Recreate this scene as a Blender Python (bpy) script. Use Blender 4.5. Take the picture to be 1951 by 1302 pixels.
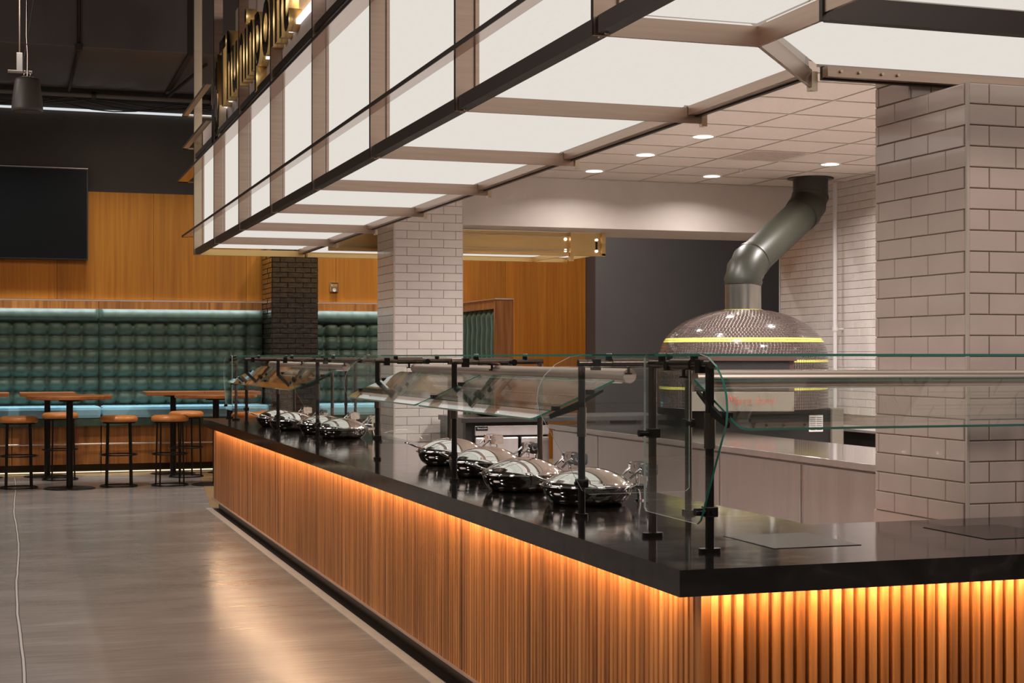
import bpy, bmesh, math, random
from mathutils import Vector, Matrix
random.seed(7)
PI = math.pi
S = bpy.context.scene
for o in list(bpy.data.objects):
    bpy.data.objects.remove(o)
COL = S.collection

# ------------------------------------------------------------------ camera, world, lights
cam_d = bpy.data.cameras.new('camera')
cam_d.sensor_width = 36.0
cam_d.lens = 2914.0 / 1951.0 * 36.0
cam_d.shift_y = 28.5 / 1951.0
cam_d.clip_end = 100
cam = bpy.data.objects.new('camera', cam_d)
COL.objects.link(cam)
cam.location = (0, 0, 1.5)
cam.rotation_euler = (PI / 2, 0, -math.radians(18.1898))
S.camera = cam

world = bpy.data.worlds.new('world')
S.world = world
world.use_nodes = True
world.node_tree.nodes['Background'].inputs[0].default_value = (1.0, 0.93, 0.88, 1)
world.node_tree.nodes['Background'].inputs[1].default_value = 0.10

S.view_settings.view_transform = 'Standard'
S.view_settings.look = 'None'
S.view_settings.gamma = 1
S.view_settings.use_curve_mapping = False
S.view_settings.exposure = 0.12

def area(name, loc, rot, sx, sy, power, color, spread=180, shape='RECTANGLE'):
    d = bpy.data.lights.new(name, 'AREA')
    d.shape = shape
    d.size = sx
    if shape == 'RECTANGLE':
        d.size_y = sy
    d.energy = power
    d.color = color
    d.spread = math.radians(spread)
    o = bpy.data.objects.new(name, d)
    COL.objects.link(o)
    o.location = loc
    o.rotation_euler = rot
    return o

WARM = (1.0, 0.66, 0.40)
# LED strips under the counter overhang (aim down)
area('led_strip_light', (1.868, 9.58, 0.819), (0, math.radians(-12), 0), 0.018, 10.9, 33, WARM)
area('led_strip_light', (3.2, 3.994, 0.819), (math.radians(14), 0, 0), 2.6, 0.018, 11.5, WARM)
# recessed downlights of the kitchen (visible ones and those the frame leaves out)
DOWN = [(5.27, 11.14), (5.27, 12.31), (5.27, 13.54), (6.51, 13.57), (7.13, 12.38),
        (5.27, 9.9), (5.27, 8.6), (5.27, 7.3), (6.5, 9.9), (6.5, 7.6), (4.2, 6.2)]
DPOW = [38, 28, 12, 12, 28, 52, 52, 52, 52, 52, 36]
for i, (x, y) in enumerate(DOWN):
    area('downlight_lamp', (x, y, 3.245), (0, 0, 0), 0.14, 0.14, DPOW[i], (1.0, 0.93, 0.90), 150, 'DISK')
# wall washers over the banquette
area('wall_washer_lamp', (1.8, 20.76, 4.7), (0, 0, 0), 9.0, 0.06, 125, (0.80, 0.93, 1.0), 50)
area('sign_lamp', (1.905, 9.6, 3.80), (PI, 0, 0), 0.03, 8.4, 45, (1.0, 0.80, 0.55))
# downlights over the dining floor
for x, y in [(-3.0, 13.0), (-3.0, 7.0), (0.2, 16.5), (4.5, 17.5), (7.5, 18.5)]:
    area('dining_lamp', (x, y, 5.4), (0, 0, 0), 0.35, 0.35, 95, (1.0, 0.92, 0.86), 140, 'DISK')
# warm area lights aimed at the timber wall
for x in (-1.5, 1.4, 4.3, 7.2):
    area('timber_wall_lamp', (x, 18.6, 4.9), (math.radians(38), 0, 0), 0.3, 0.3, 8, (1.0, 0.82, 0.66), 95, 'DISK')
# fill lights added out of view to brighten pillar and canopy faces
area('added_fill_light', (4.2, -1.0, 4.6), (math.radians(62), 0, math.radians(-2)), 2.5, 1.2, 130, (1.0, 0.86, 0.80))
area('added_fill_light', (-3.5, 2.0, 4.6), (0, math.radians(-55), 0), 2.0, 1.2, 110, (1.0, 0.90, 0.84))

area('added_fill_light', (-4.5, 9.0, 4.4), (0, math.radians(-78), 0), 2.0, 3.0, 150, (1.0, 0.90, 0.82))  # another added fill, aimed at the canopy fascia
# ------------------------------------------------------------------ materials
MATS = {}
def newmat(name):
    m = bpy.data.materials.new(name)
    m.use_nodes = True
    MATS[name] = m
    nt = m.node_tree
    return m, nt, nt.nodes['Principled BSDF'], nt.nodes.new, nt.links.new

def ramp(N, pts):
    r = N('ShaderNodeValToRGB')
    el = r.color_ramp.elements
    while len(el) < len(pts):
        el.new(0.5)
    for e, (p, c) in zip(el, pts):
        e.position = p
        e.color = (c[0], c[1], c[2], 1)
    return r

def coords(nt, scale, kind='pos'):
    N, L = nt.nodes.new, nt.links.new
    if kind == 'pos':
        g = N('ShaderNodeNewGeometry'); out = g.outputs['Position']
    else:
        g = N('ShaderNodeTexCoord'); out = g.outputs['Object']
    mp = N('ShaderNodeMapping')
    mp.inputs['Scale'].default_value = scale
    L(out, mp.inputs['Vector'])
    return mp.outputs['Vector']

def plain(name, col, rough=0.5, metal=0.0, noise=0.0, nscale=(8, 8, 8), spec=0.5, bump=0.0, coat=0.0):
    m, nt, b, N, L = newmat(name)
    b.inputs['Roughness'].default_value = rough
    b.inputs['Metallic'].default_value = metal
    b.inputs['Specular IOR Level'].default_value = spec
    b.inputs['Coat Weight'].default_value = coat
    b.inputs['Base Color'].default_value = (*col, 1)
    if noise or bump:
        v = coords(nt, nscale)
        n = N('ShaderNodeTexNoise')
        n.inputs['Scale'].default_value = 1.0
        n.inputs['Detail'].default_value = 5
        L(v, n.inputs['Vector'])
        if noise:
            r = ramp(N, [(0.3, [c * (1 - noise) for c in col]), (0.7, [min(1, c * (1 + noise)) for c in col])])
            L(n.outputs['Fac'], r.inputs['Fac'])
            L(r.outputs['Color'], b.inputs['Base Color'])
        if bump:
            bp = N('ShaderNodeBump')
            bp.inputs['Strength'].default_value = bump
            bp.inputs['Distance'].default_value = 0.004
            L(n.outputs['Fac'], bp.inputs['Height'])
            L(bp.outputs['Normal'], b.inputs['Normal'])
    return m

def wood(name, dark, mid, light, rough=0.4, grain=(22, 22, 0.9), coat=0.15, vary=0.35):
    m, nt, b, N, L = newmat(name)
    v = coords(nt, grain)
    oi = N('ShaderNodeObjectInfo')
    add = N('ShaderNodeVectorMath'); add.operation = 'ADD'
    mul = N('ShaderNodeMath'); mul.operation = 'MULTIPLY'; mul.inputs[1].default_value = 37.0
    L(oi.outputs['Random'], mul.inputs[0])
    L(v, add.inputs[0]); L(mul.outputs[0], add.inputs[1])
    n = N('ShaderNodeTexNoise'); n.inputs['Scale'].default_value = 1.0
    n.inputs['Detail'].default_value = 7; n.inputs['Distortion'].default_value = 0.6
    L(add.outputs[0], n.inputs['Vector'])
    r = ramp(N, [(0.28, dark), (0.5, mid), (0.72, light)])
    L(n.outputs['Fac'], r.inputs['Fac'])
    n2 = N('ShaderNodeTexNoise'); n2.inputs['Scale'].default_value = 0.08; n2.inputs['Detail'].default_value = 2
    L(add.outputs[0], n2.inputs['Vector'])
    hs = N('ShaderNodeHueSaturation')
    mr = N('ShaderNodeMapRange')
    mr.inputs['To Min'].default_value = 1 - vary; mr.inputs['To Max'].default_value = 1 + vary
    L(oi.outputs['Random'], mr.inputs['Value'])
    av = N('ShaderNodeMath'); av.operation = 'MULTIPLY'
    mr2 = N('ShaderNodeMapRange'); mr2.inputs['From Min'].default_value = 0.3; mr2.inputs['From Max'].default_value = 0.7
    mr2.inputs['To Min'].default_value = 0.85; mr2.inputs['To Max'].default_value = 1.15
    L(n2.outputs['Fac'], mr2.inputs['Value'])
    L(mr.outputs[0], av.inputs[0]); L(mr2.outputs[0], av.inputs[1])
    L(av.outputs[0], hs.inputs['Value'])
    L(r.outputs['Color'], hs.inputs['Color'])
    L(hs.outputs['Color'], b.inputs['Base Color'])
    b.inputs['Roughness'].default_value = rough
    b.inputs['Coat Weight'].default_value = coat
    b.inputs['Coat Roughness'].default_value = 0.25
    bp = N('ShaderNodeBump'); bp.inputs['Strength'].default_value = 0.12; bp.inputs['Distance'].default_value = 0.002
    L(n.outputs['Fac'], bp.inputs['Height']); L(bp.outputs['Normal'], b.inputs['Normal'])
    return m

def brushed(name, col, rough=0.3, grain=(2, 2, 90), amt=0.12, metal=1.0, aniso=0.0):
    m, nt, b, N, L = newmat(name)
    b.inputs['Metallic'].default_value = metal
    v = coords(nt, grain)
    n = N('ShaderNodeTexNoise'); n.inputs['Scale'].default_value = 1.0; n.inputs['Detail'].default_value = 4
    L(v, n.inputs['Vector'])
    r = ramp(N, [(0.3, [c * (1 - amt) for c in col]), (0.7, [min(1, c * (1 + amt)) for c in col])])
    L(n.outputs['Fac'], r.inputs['Fac']); L(r.outputs['Color'], b.inputs['Base Color'])
    mr = N('ShaderNodeMapRange'); mr.inputs['To Min'].default_value = rough * 0.75; mr.inputs['To Max'].default_value = rough * 1.25
    L(n.outputs['Fac'], mr.inputs['Value']); L(mr.outputs[0], b.inputs['Roughness'])
    return m

def emit(name, col, strength, weave=0.0):
    m, nt, b, N, L = newmat(name)
    nt.nodes.remove(b)
    e = N('ShaderNodeEmission')
    e.inputs['Strength'].default_value = strength
    e.inputs['Color'].default_value = (*col, 1)
    if weave:
        v = coords(nt, (260, 12, 260))
        n = N('ShaderNodeTexNoise'); n.inputs['Scale'].default_value = 1.0; n.inputs['Detail'].default_value = 3
        L(v, n.inputs['Vector'])
        r = ramp(N, [(0.3, [c * (1 - weave) for c in col]), (0.7, [c * (1 + weave) for c in col])])
        L(n.outputs['Fac'], r.inputs['Fac']); L(r.outputs['Color'], e.inputs['Color'])
    L(e.outputs[0], nt.nodes['Material Output'].inputs[0])
    return m

def glassy(name, tint, refl=0.96, base=0.05, gloss=(1, 1, 1), rough=0.0):
    m, nt, b, N, L = newmat(name)
    nt.nodes.remove(b)
    t = N('ShaderNodeBsdfTransparent'); t.inputs[0].default_value = (*tint, 1)
    g = N('ShaderNodeBsdfGlossy'); g.inputs['Roughness'].default_value = rough; g.inputs['Color'].default_value = (*gloss, 1)
    lw = N('ShaderNodeLayerWeight'); lw.inputs['Blend'].default_value = 0.5
    p = N('ShaderNodeMath'); p.operation = 'POWER'; p.inputs[1].default_value = 4.5
    L(lw.outputs['Facing'], p.inputs[0])
    mr = N('ShaderNodeMath'); mr.operation = 'MULTIPLY_ADD'; mr.inputs[1].default_value = refl - base; mr.inputs[2].default_value = base
    L(p.outputs[0], mr.inputs[0])
    mx = N('ShaderNodeMixShader')
    L(mr.outputs[0], mx.inputs[0]); L(t.outputs[0], mx.inputs[1]); L(g.outputs[0], mx.inputs[2])
    L(mx.outputs[0], nt.nodes['Material Output'].inputs[0])
    return m

wood('slat_wood', (0.16, 0.050, 0.009), (0.37, 0.135, 0.030), (0.52, 0.22, 0.065), rough=0.42, vary=0.22)
wood('panel_wood', (0.215, 0.066, 0.004), (0.26, 0.087, 0.006), (0.30, 0.108, 0.009), rough=0.6, grain=(26, 26, 0.7), vary=0.06, coat=0.0)
MATS['panel_wood'].node_tree.nodes['Principled BSDF'].inputs['Specular IOR Level'].default_value = 0.2
wood('bench_wood', (0.17, 0.05, 0.010), (0.32, 0.115, 0.022), (0.46, 0.19, 0.045), rough=0.4, grain=(18, 18, 0.9), vary=0.12)
wood('table_wood', (0.16, 0.048, 0.012), (0.30, 0.10, 0.025), (0.42, 0.16, 0.05), rough=0.3, grain=(1.2, 18, 18), vary=0.15)
plain('slat_backing', (0.05, 0.017, 0.005), 0.7)
plain('slat_core', (0.20, 0.065, 0.014), 0.6)
plain('bronze_skirting', (0.035, 0.022, 0.010), 0.35, 0.8)
plain('trim_metal', (0.75, 0.62, 0.55), 0.3, 0.9)
brushed('bronze', (0.46, 0.335, 0.265), 0.36, grain=(3, 3, 60), amt=0.10)
plain('bronze_dark_or_shaded', (0.022, 0.013, 0.008), 0.45, 0.3)  # dark finish of its own; on canopy post edges and beams, shade as colour
brushed('bronze_rail', (0.42, 0.30, 0.25), 0.12, grain=(40, 2, 2), amt=0.06)
brushed('gold', (0.80, 0.56, 0.24), 0.40, grain=(3, 3, 20), amt=0.03, metal=0.75)
brushed('champagne', (0.62, 0.50, 0.36), 0.38, grain=(3, 3, 20), amt=0.05, metal=0.8)
plain('letter_face', (0.02, 0.012, 0.005), 0.25, 0.4)
plain('taupe_paint', (0.30, 0.235, 0.205), 0.6, noise=0.03)
emit('lit_fabric', (0.93, 0.865, 0.79), 0.77, 0.02)
emit('lit_ledge', (1.0, 0.97, 0.97), 1.0)
emit('lamp_white', (1.0, 0.97, 1.0), 4.0)
emit('led_cove', (0.85, 0.90, 0.92), 0.75)
emit('led_warm', (1.0, 0.80, 0.52), 1.5)
plain('black_metal', (0.012, 0.009, 0.007), 0.32, 0.6)
brushed('brown_steel', (0.16, 0.12, 0.095), 0.22, grain=(40, 40, 2), amt=0.1)
brushed('rose_aluminium', (0.80, 0.64, 0.57), 0.38, grain=(1, 1, 50), amt=0.05)
brushed('steel', (0.66, 0.61, 0.59), 0.40, grain=(20, 20, 1.0), amt=0.04, metal=0.72)
brushed('steel_top', (0.66, 0.62, 0.60), 0.10, grain=(2, 30, 30), amt=0.05)
plain('chrome', (0.94, 0.91, 0.90), 0.05, 1.0)
plain('chrome_dark', (0.50, 0.45, 0.42), 0.06, 1.0)
plain('rubber_black', (0.012, 0.011, 0.010), 0.5)
plain('screen_black', (0.004, 0.004, 0.004), 0.2, spec=0.35)
plain('dark_wall', (0.045, 0.038, 0.032), 0.75, noise=0.08, nscale=(3, 3, 3))
plain('grey_wall', (0.090, 0.082, 0.080), 0.7, noise=0.04, nscale=(3, 3, 3))
plain('dark_duct', (0.085, 0.066, 0.056), 0.42, 0.0, noise=0.12, nscale=(2, 1, 1))
plain('void', (0.012, 0.010, 0.009), 0.9)
plain('cream_paint', (0.62, 0.55, 0.49), 0.6, noise=0.02)
plain('ceiling_board', (0.66, 0.57, 0.50), 0.85, noise=0.03, nscale=(30, 30, 30))
plain('ceiling_grid', (0.52, 0.46, 0.36), 0.5)
plain('grout', (0.36, 0.29, 0.235), 0.85)
plain('grout_dark', (0.12, 0.085, 0.06), 0.85)
plain('grout_light', (0.46, 0.42, 0.39), 0.85)
plain('tile_taupe', (0.66, 0.52, 0.46), 0.12, noise=0.04, nscale=(6, 6, 9), coat=0.3, bump=0.12)
plain('tile_white', (0.74, 0.67, 0.63), 0.16, noise=0.04, nscale=(6, 6, 9), coat=0.2, bump=0.08)
plain('tile_trim', (0.60, 0.50, 0.44), 0.3)
plain('dark_brick', (0.030, 0.022, 0.016), 0.11, noise=0.5, nscale=(14, 14, 30), coat=0.8, bump=0.7)
plain('brick_grout', (0.02, 0.014, 0.010), 0.7)
plain('mosaic_dark', (0.075, 0.055, 0.048), 0.10, noise=0.25, nscale=(60, 60, 60), coat=0.6)
plain('mosaic_grout', (0.50, 0.43, 0.40), 0.7)
plain('mosaic_yellow', (0.80, 0.78, 0.16), 0.18, coat=0.4)
plain('duct_paint', (0.034, 0.035, 0.024), 0.42, 0.1)
plain('leather', (0.55, 0.19, 0.045), 0.38, noise=0.12, nscale=(20, 20, 20))
plain('white_pipe', (0.75, 0.72, 0.70), 0.4)
plain('yellow_plastic', (0.80, 0.42, 0.02), 0.35)
plain('red_paint', (0.80, 0.10, 0.06), 0.5)
plain('paper', (0.80, 0.77, 0.74), 0.7)
plain('ink', (0.05, 0.045, 0.04), 0.7)
plain('silver_ink', (0.85, 0.82, 0.80), 0.4)
plain('speaker_grey', (0.055, 0.044, 0.037), 0.5)
plain('tan_floor', (0.27, 0.17, 0.08), 0.35, noise=0.2, nscale=(5, 1, 5))
plain('seam_light', (0.42, 0.38, 0.34), 0.5)
plain('concrete_edge', (0.36, 0.32, 0.285), 0.4, noise=0.08)
plain('charcoal_slab', (0.035, 0.03, 0.027), 0.3)
plain('oven_hood', (0.10, 0.06, 0.05), 0.35, 0.3)
plain('oven_black', (0.008, 0.007, 0.006), 0.6)
plain('oven_panel', (0.20, 0.175, 0.14), 0.4)
brushed('collar_steel', (0.30, 0.29, 0.255), 0.24, grain=(20, 20, 1), amt=0.05, metal=0.9)
glassy('glass', (0.95, 0.97, 0.955))
plain('glass_edge', (0.035, 0.20, 0.15), 0.12, spec=0.9, coat=0.5)
plain('glass_edge_light', (0.42, 0.47, 0.43), 0.2, spec=0.9)

# velvet
m, nt, b, N, L = newmat('velvet')
v = coords(nt, (9, 9, 9))
n = N('ShaderNodeTexNoise'); n.inputs['Scale'].default_value = 1.0; n.inputs['Detail'].default_value = 6
L(v, n.inputs['Vector'])
r = ramp(N, [(0.3, (0.020, 0.036, 0.022)), (0.7, (0.042, 0.070, 0.042))])
L(n.outputs['Fac'], r.inputs['Fac']); L(r.outputs['Color'], b.inputs['Base Color'])
b.inputs['Roughness'].default_value = 0.55
b.inputs['Sheen Weight'].default_value = 0.25
b.inputs['Sheen Tint'].default_value = (0.6, 0.8, 0.7, 1)
plain('seat_vinyl', (0.24, 0.44, 0.52), 0.26, noise=0.08, coat=0.3)

# countertop stone
m, nt, b, N, L = newmat('black_stone')
v = coords(nt, (2.2, 3.5, 3))
n = N('ShaderNodeTexNoise'); n.inputs['Scale'].default_value = 3.0; n.inputs['Detail'].default_value = 9; n.inputs['Distortion'].default_value = 1.2
L(v, n.inputs['Vector'])
r = ramp(N, [(0.35, (0.004, 0.003, 0.002)), (0.6, (0.013, 0.010, 0.008)), (0.8, (0.05, 0.04, 0.034))])
L(n.outputs['Fac'], r.inputs['Fac']); L(r.outputs['Color'], b.inputs['Base Color'])
mr = N('ShaderNodeMapRange'); mr.inputs['To Min'].default_value = 0.02; mr.inputs['To Max'].default_value = 0.17
L(n.outputs['Fac'], mr.inputs['Value']); L(mr.outputs[0], b.inputs['Roughness'])
b.inputs['IOR'].default_value = 1.6

# polished concrete floor
m, nt, b, N, L = newmat('concrete')
v = coords(nt, (1.0, 2.2, 1))
n = N('ShaderNodeTexNoise'); n.inputs['Scale'].default_value = 1.1; n.inputs['Detail'].default_value = 8
L(v, n.inputs['Vector'])
v2 = coords(nt, (2.5, 40, 1))
n2 = N('ShaderNodeTexNoise'); n2.inputs['Scale'].default_value = 1.0; n2.inputs['Detail'].default_value = 6
L(v2, n2.inputs['Vector'])
mx = N('ShaderNodeMath'); mx.operation = 'MULTIPLY_ADD'; mx.inputs[1].default_value = 0.45
L(n2.outputs['Fac'], mx.inputs[0])
m3 = N('ShaderNodeMath'); m3.operation = 'MULTIPLY'; m3.inputs[1].default_value = 0.55
L(n.outputs['Fac'], m3.inputs[0]); L(m3.outputs[0], mx.inputs[2])
r = ramp(N, [(0.32, (0.195, 0.172, 0.154)), (0.52, (0.25, 0.222, 0.202)), (0.72, (0.32, 0.29, 0.265))])
L(mx.outputs[0], r.inputs['Fac']); L(r.outputs['Color'], b.inputs['Base Color'])
mr = N('ShaderNodeMapRange'); mr.inputs['To Min'].default_value = 0.10; mr.inputs['To Max'].default_value = 0.34
L(mx.outputs[0], mr.inputs['Value']); L(mr.outputs[0], b.inputs['Roughness'])
bp = N('ShaderNodeBump'); bp.inputs['Strength'].default_value = 0.05; bp.inputs['Distance'].default_value = 0.003
L(n2.outputs['Fac'], bp.inputs['Height']); L(bp.outputs['Normal'], b.inputs['Normal'])

# ------------------------------------------------------------------ mesh helpers
class MB:
    def __init__(self):
        self.v = []; self.f = []; self.m = []; self.sm = []
    def add(self, vs, fs, mi=0, smooth=False):
        o = len(self.v)
        self.v += [tuple(p) for p in vs]
        for f in fs:
            self.f.append([i + o for i in f]); self.m.append(mi); self.sm.append(smooth)
        return self
    def box(self, x0, x1, y0, y1, z0, z1, mi=0):
        if x0 > x1: x0, x1 = x1, x0
        if y0 > y1: y0, y1 = y1, y0
        if z0 > z1: z0, z1 = z1, z0
        vs = [(x0, y0, z0), (x1, y0, z0), (x1, y1, z0), (x0, y1, z0), (x0, y0, z1), (x1, y0, z1), (x1, y1, z1), (x0, y1, z1)]
        return self.add(vs, [(0, 3, 2, 1), (4, 5, 6, 7), (0, 1, 5, 4), (1, 2, 6, 5), (2, 3, 7, 6), (3, 0, 4, 7)], mi)
    def cbox(self, x0, x1, y0, y1, z0, z1, c=0.005, mi=0):
        """box with chamfered edges (every face inset)"""
        bm = bmesh.new()
        bmesh.ops.create_cube(bm, size=1)
        for v in bm.verts:
            v.co = Vector(((x0 + x1) / 2 + v.co.x * (x1 - x0), (y0 + y1) / 2 + v.co.y * (y1 - y0), (z0 + z1) / 2 + v.co.z * (z1 - z0)))
        bmesh.ops.bevel(bm, geom=bm.edges[:], offset=c, segments=2, profile=0.6, affect='EDGES')
        bm.verts.index_update()
        self.add([v.co[:] for v in bm.verts], [[v.index for v in f.verts] for f in bm.faces], mi, False)
        bm.free()
        return self
    def cyl(self, p0, p1, r, n=16, r1=None, mi=0, caps=True, smooth=True):
        p0 = Vector(p0); p1 = Vector(p1); r1 = r if r1 is None else r1
        d = (p1 - p0).normalized()
        a = d.orthogonal().normalized(); b = d.cross(a)
        vs = []
        for k in range(n):
            t = 2 * PI * k / n
            vs.append(p0 + (a * math.cos(t) + b * math.sin(t)) * r)
        for k in range(n):
            t = 2 * PI * k / n
            vs.append(p1 + (a * math.cos(t) + b * math.sin(t)) * r1)
        self.add(vs, [(k, (k + 1) % n, n + (k + 1) % n, n + k) for k in range(n)], mi, smooth)
        if caps:
            self.add(vs[:n], [list(range(n))[::-1]], mi); self.add(vs[n:], [list(range(n))], mi)
        return self
    def tube(self, pts, r, n=10, mi=0, caps=True, closed=False, rs=None):
        pts = [Vector(p) for p in pts]
        m = len(pts); rings = []
        up = None
        for i, p in enumerate(pts):
            if closed: d = pts[(i + 1) % m] - pts[i - 1]
            elif i == 0: d = pts[1] - p
            elif i == m - 1: d = p - pts[i - 1]
            else: d = (pts[i + 1] - p).normalized() + (p - pts[i - 1]).normalized()
            d.normalize()
            if up is None: up = d.orthogonal().normalized()
            a = (up - d * up.dot(d)).normalized(); up = a
            b = d.cross(a)
            rr = rs[i] if rs else r
            rings.append([p + (a * math.cos(2 * PI * k / n) + b * math.sin(2 * PI * k / n)) * rr for k in range(n)])
        vs = [q for ring in rings for q in ring]
        fs = []
        rng = m if closed else m - 1
        for i in range(rng):
            j = (i + 1) % m
            for k in range(n):
                fs.append((i * n + k, i * n + (k + 1) % n, j * n + (k + 1) % n, j * n + k))
        self.add(vs, fs, mi, True)
        if caps and not closed:
            self.add(rings[0], [list(range(n))[::-1]], mi); self.add(rings[-1], [list(range(n))], mi)
        return self
    def lathe(self, prof, c=(0, 0, 0), n=40, mi=0, smooth=True):
        vs = []; fs = []
        m = len(prof)
        for r, z in prof:
            for k in range(n):
                t = 2 * PI * k / n
                vs.append((c[0] + r * math.cos(t), c[1] + r * math.sin(t), c[2] + z))
        for i in range(m - 1):
            for k in range(n):
                fs.append((i * n + k, i * n + (k + 1) % n, (i + 1) * n + (k + 1) % n, (i + 1) * n + k))
        return self.add(vs, fs, mi, smooth)
    def prism(self, poly, axis, a0, a1, mi=0, edge_mi=None):
        """poly: 2D points; axis 'x': poly=(y,z); 'y': poly=(x,z); 'z': poly=(x,y)"""
        def P(p, a):
            return {'x': (a, p[0], p[1]), 'y': (p[0], a, p[1]), 'z': (p[0], p[1], a)}[axis]
        n = len(poly)
        vs = [P(p, a0) for p in poly] + [P(p, a1) for p in poly]
        self.add(vs, [list(range(n))[::-1], [n + i for i in range(n)]], mi)
        self.add(vs, [(i, (i + 1) % n, n + (i + 1) % n, n + i) for i in range(n)], mi if edge_mi is None else edge_mi)
        return self
    def mesh(self, name, mats):
        me = bpy.data.meshes.new(name)
        me.from_pydata(self.v, [], self.f)
        for mm in mats: me.materials.append(MATS[mm])
        me.polygons.foreach_set('material_index', self.m)
        me.polygons.foreach_set('use_smooth', self.sm)
        me.update()
        bm = bmesh.new(); bm.from_mesh(me)
        bmesh.ops.recalc_face_normals(bm, faces=bm.faces[:])
        bm.to_mesh(me); bm.free()
        return me
    def build(self, name, mats, parent=None, loc=(0, 0, 0), bevel=0):
        if isinstance(mats, str): mats = [mats]
        return mk(name, self.mesh(name, mats), parent, loc, bevel=bevel)

def mk(name, mesh, parent=None, loc=(0, 0, 0), rot=(0, 0, 0), bevel=0):
    o = bpy.data.objects.new(name, mesh)
    COL.objects.link(o)
    o.location = loc; o.rotation_euler = rot
    if parent is not None: o.parent = parent
    if bevel:
        bv = o.modifiers.new('bevel', 'BEVEL'); bv.width = bevel; bv.segments = 2; bv.limit_method = 'ANGLE'
    return o

def tag(o, label=None, cat=None, group=None, kind=None):
    if label: o['label'] = label
    if cat: o['category'] = cat
    if group: o['group'] = group
    if kind: o['kind'] = kind
    return o

def thing(name, label, cat, loc=(0, 0, 0), rz=0, group=None):
    o = bpy.data.objects.new(name, None)
    o.empty_display_size = 0.1
    COL.objects.link(o)
    o.location = loc; o.rotation_euler = (0, 0, rz)
    return tag(o, label, cat, group)

def text(name, body, size, mat, parent, loc, rot, shear=0.0, offset=0.0, sc=(1, 1, 1), ext=0.0005):
    cu = bpy.data.curves.new(name, 'FONT'); cu.body = body; cu.size = size; cu.align_x = 'CENTER'
    cu.extrude = ext; cu.shear = shear; cu.offset = offset; cu.resolution_u = 3
    ob = bpy.data.objects.new('tmp', cu); COL.objects.link(ob)
    bpy.context.view_layer.update()
    me = bpy.data.meshes.new_from_object(ob.evaluated_get(bpy.context.evaluated_depsgraph_get()))
    bpy.data.objects.remove(ob)
    me.materials.clear(); me.materials.append(MATS[mat])
    o = mk(name, me, parent, loc, rot); o.scale = sc
    return o

def copy_tree(o, parent=None):
    c = o.copy(); COL.objects.link(c)
    if parent is not None: c.parent = parent
    for ch in list(o.children): copy_tree(ch, c)
    return c

def arc(cx, cy, r, a0, a1, n):
    return [(cx + r * math.cos(math.radians(a0 + (a1 - a0) * i / n)), cy + r * math.sin(math.radians(a0 + (a1 - a0) * i / n))) for i in range(n + 1)]

TILE = {}
def tile_mesh(w, h, th, mat, name, ch=0.0022):
    key = (round(w, 3), round(h, 4), th, mat)
    if key in TILE: return TILE[key]
    mb = MB()
    b = [(0, 0, 0), (w, 0, 0), (w, 0, h), (0, 0, h)]
    m_ = [(0, -th + ch, 0), (w, -th + ch, 0), (w, -th + ch, h), (0, -th + ch, h)]
    t = [(ch, -th, ch), (w - ch, -th, ch), (w - ch, -th, h - ch), (ch, -th, h - ch)]
    vs = b + m_ + t
    fs = [(8, 9, 10, 11)] + [(i, (i + 1) % 4, 4 + (i + 1) % 4, 4 + i) for i in range(4)] + [(4 + i, 4 + (i + 1) % 4, 8 + (i + 1) % 4, 8 + i) for i in range(4)]
    mb.add(vs, fs)
    TILE[key] = mb.mesh(name, [mat])
    return TILE[key]

def tile_face(parent, origin, rz, width, z0, z1, pitch, length, gap, mat, name='tile', th=0.008, start=0.0, limit=None, wob=0.0, row0=0):
    """tiles on a vertical face; local x runs along the face, local -y is the outward side"""
    row = 0; z = z0; cnt = 0
    R = Matrix.Rotation(rz, 3, 'Z')
    while z < z1 - 0.012:
        h = min(pitch - gap, z1 - z)
        x = -start - (length / 2 if (row + row0) % 2 else 0)
        while x < width - 0.008:
            a = max(0, x); b_ = min(width, x + length - gap)
            if b_ - a > 0.012:
                me = tile_mesh(b_ - a, h, th, mat, name)
                p = R @ Vector((a, random.uniform(-wob, wob), 0))
                rot = (random.uniform(-wob, wob) * 1.5, 0, rz + random.uniform(-wob, wob) * 1.5)
                mk(name, me, parent, (origin[0] + p.x, origin[1] + p.y, z), rot)
                cnt += 1
            x += length
        z += pitch; row += 1
    return cnt

# ------------------------------------------------------------------ the setting
BACK = 21.2
FLR = MB().box(-9, 13, -4, 22.5, -0.1, 0.0).build('floor', 'concrete'); tag(FLR, kind='structure')
# floor details: control joint, pale edge strip round the counter, tan flooring past the counter's end
pts = []
random.seed(3)
y = 2.0
while y < 20.4:
    pts.append((0.055 + 0.012 * math.sin(y * 1.1) + random.uniform(-0.003, 0.003), y)); y += 0.35
jl = [(x - 0.006, y) for x, y in pts]; jr = [(x + 0.006, y) for x, y in pts]
mb = MB(); n = len(pts)
mb.add([(x, y, 0.002) for x, y in jl] + [(x, y, 0.002) for x, y in jr], [(i, n + i, n + i + 1, i + 1) for i in range(n - 1)])
mb.build('floor_joint', 'seam_light', FLR)
mb = MB().add([(x - 0.004, y, 0.001) for x, y in jl] + [(x + 0.004, y, 0.001) for x, y in jr], [(i, n + i, n + i + 1, i + 1) for i in range(n - 1)])
mb.build('joint_groove', 'bronze_dark_or_shaded', FLR)
mb = MB().prism([(1.90, 15.35), (2.28, 19.55), (-0.6, 20.0), (-6, 20.35), (-6, 21), (8, 21), (8, 15.35)], 'z', 0.0, 0.0025)
mb.build('tan_flooring', 'tan_floor', FLR)
mb = MB().box(1.838, 1.90, 3.97, 15.28, 0, 0.004).box(1.838, 4.6, 3.97, 4.035, 0, 0.004)
mb.build('edge_strip', 'concrete_edge', FLR)

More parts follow.
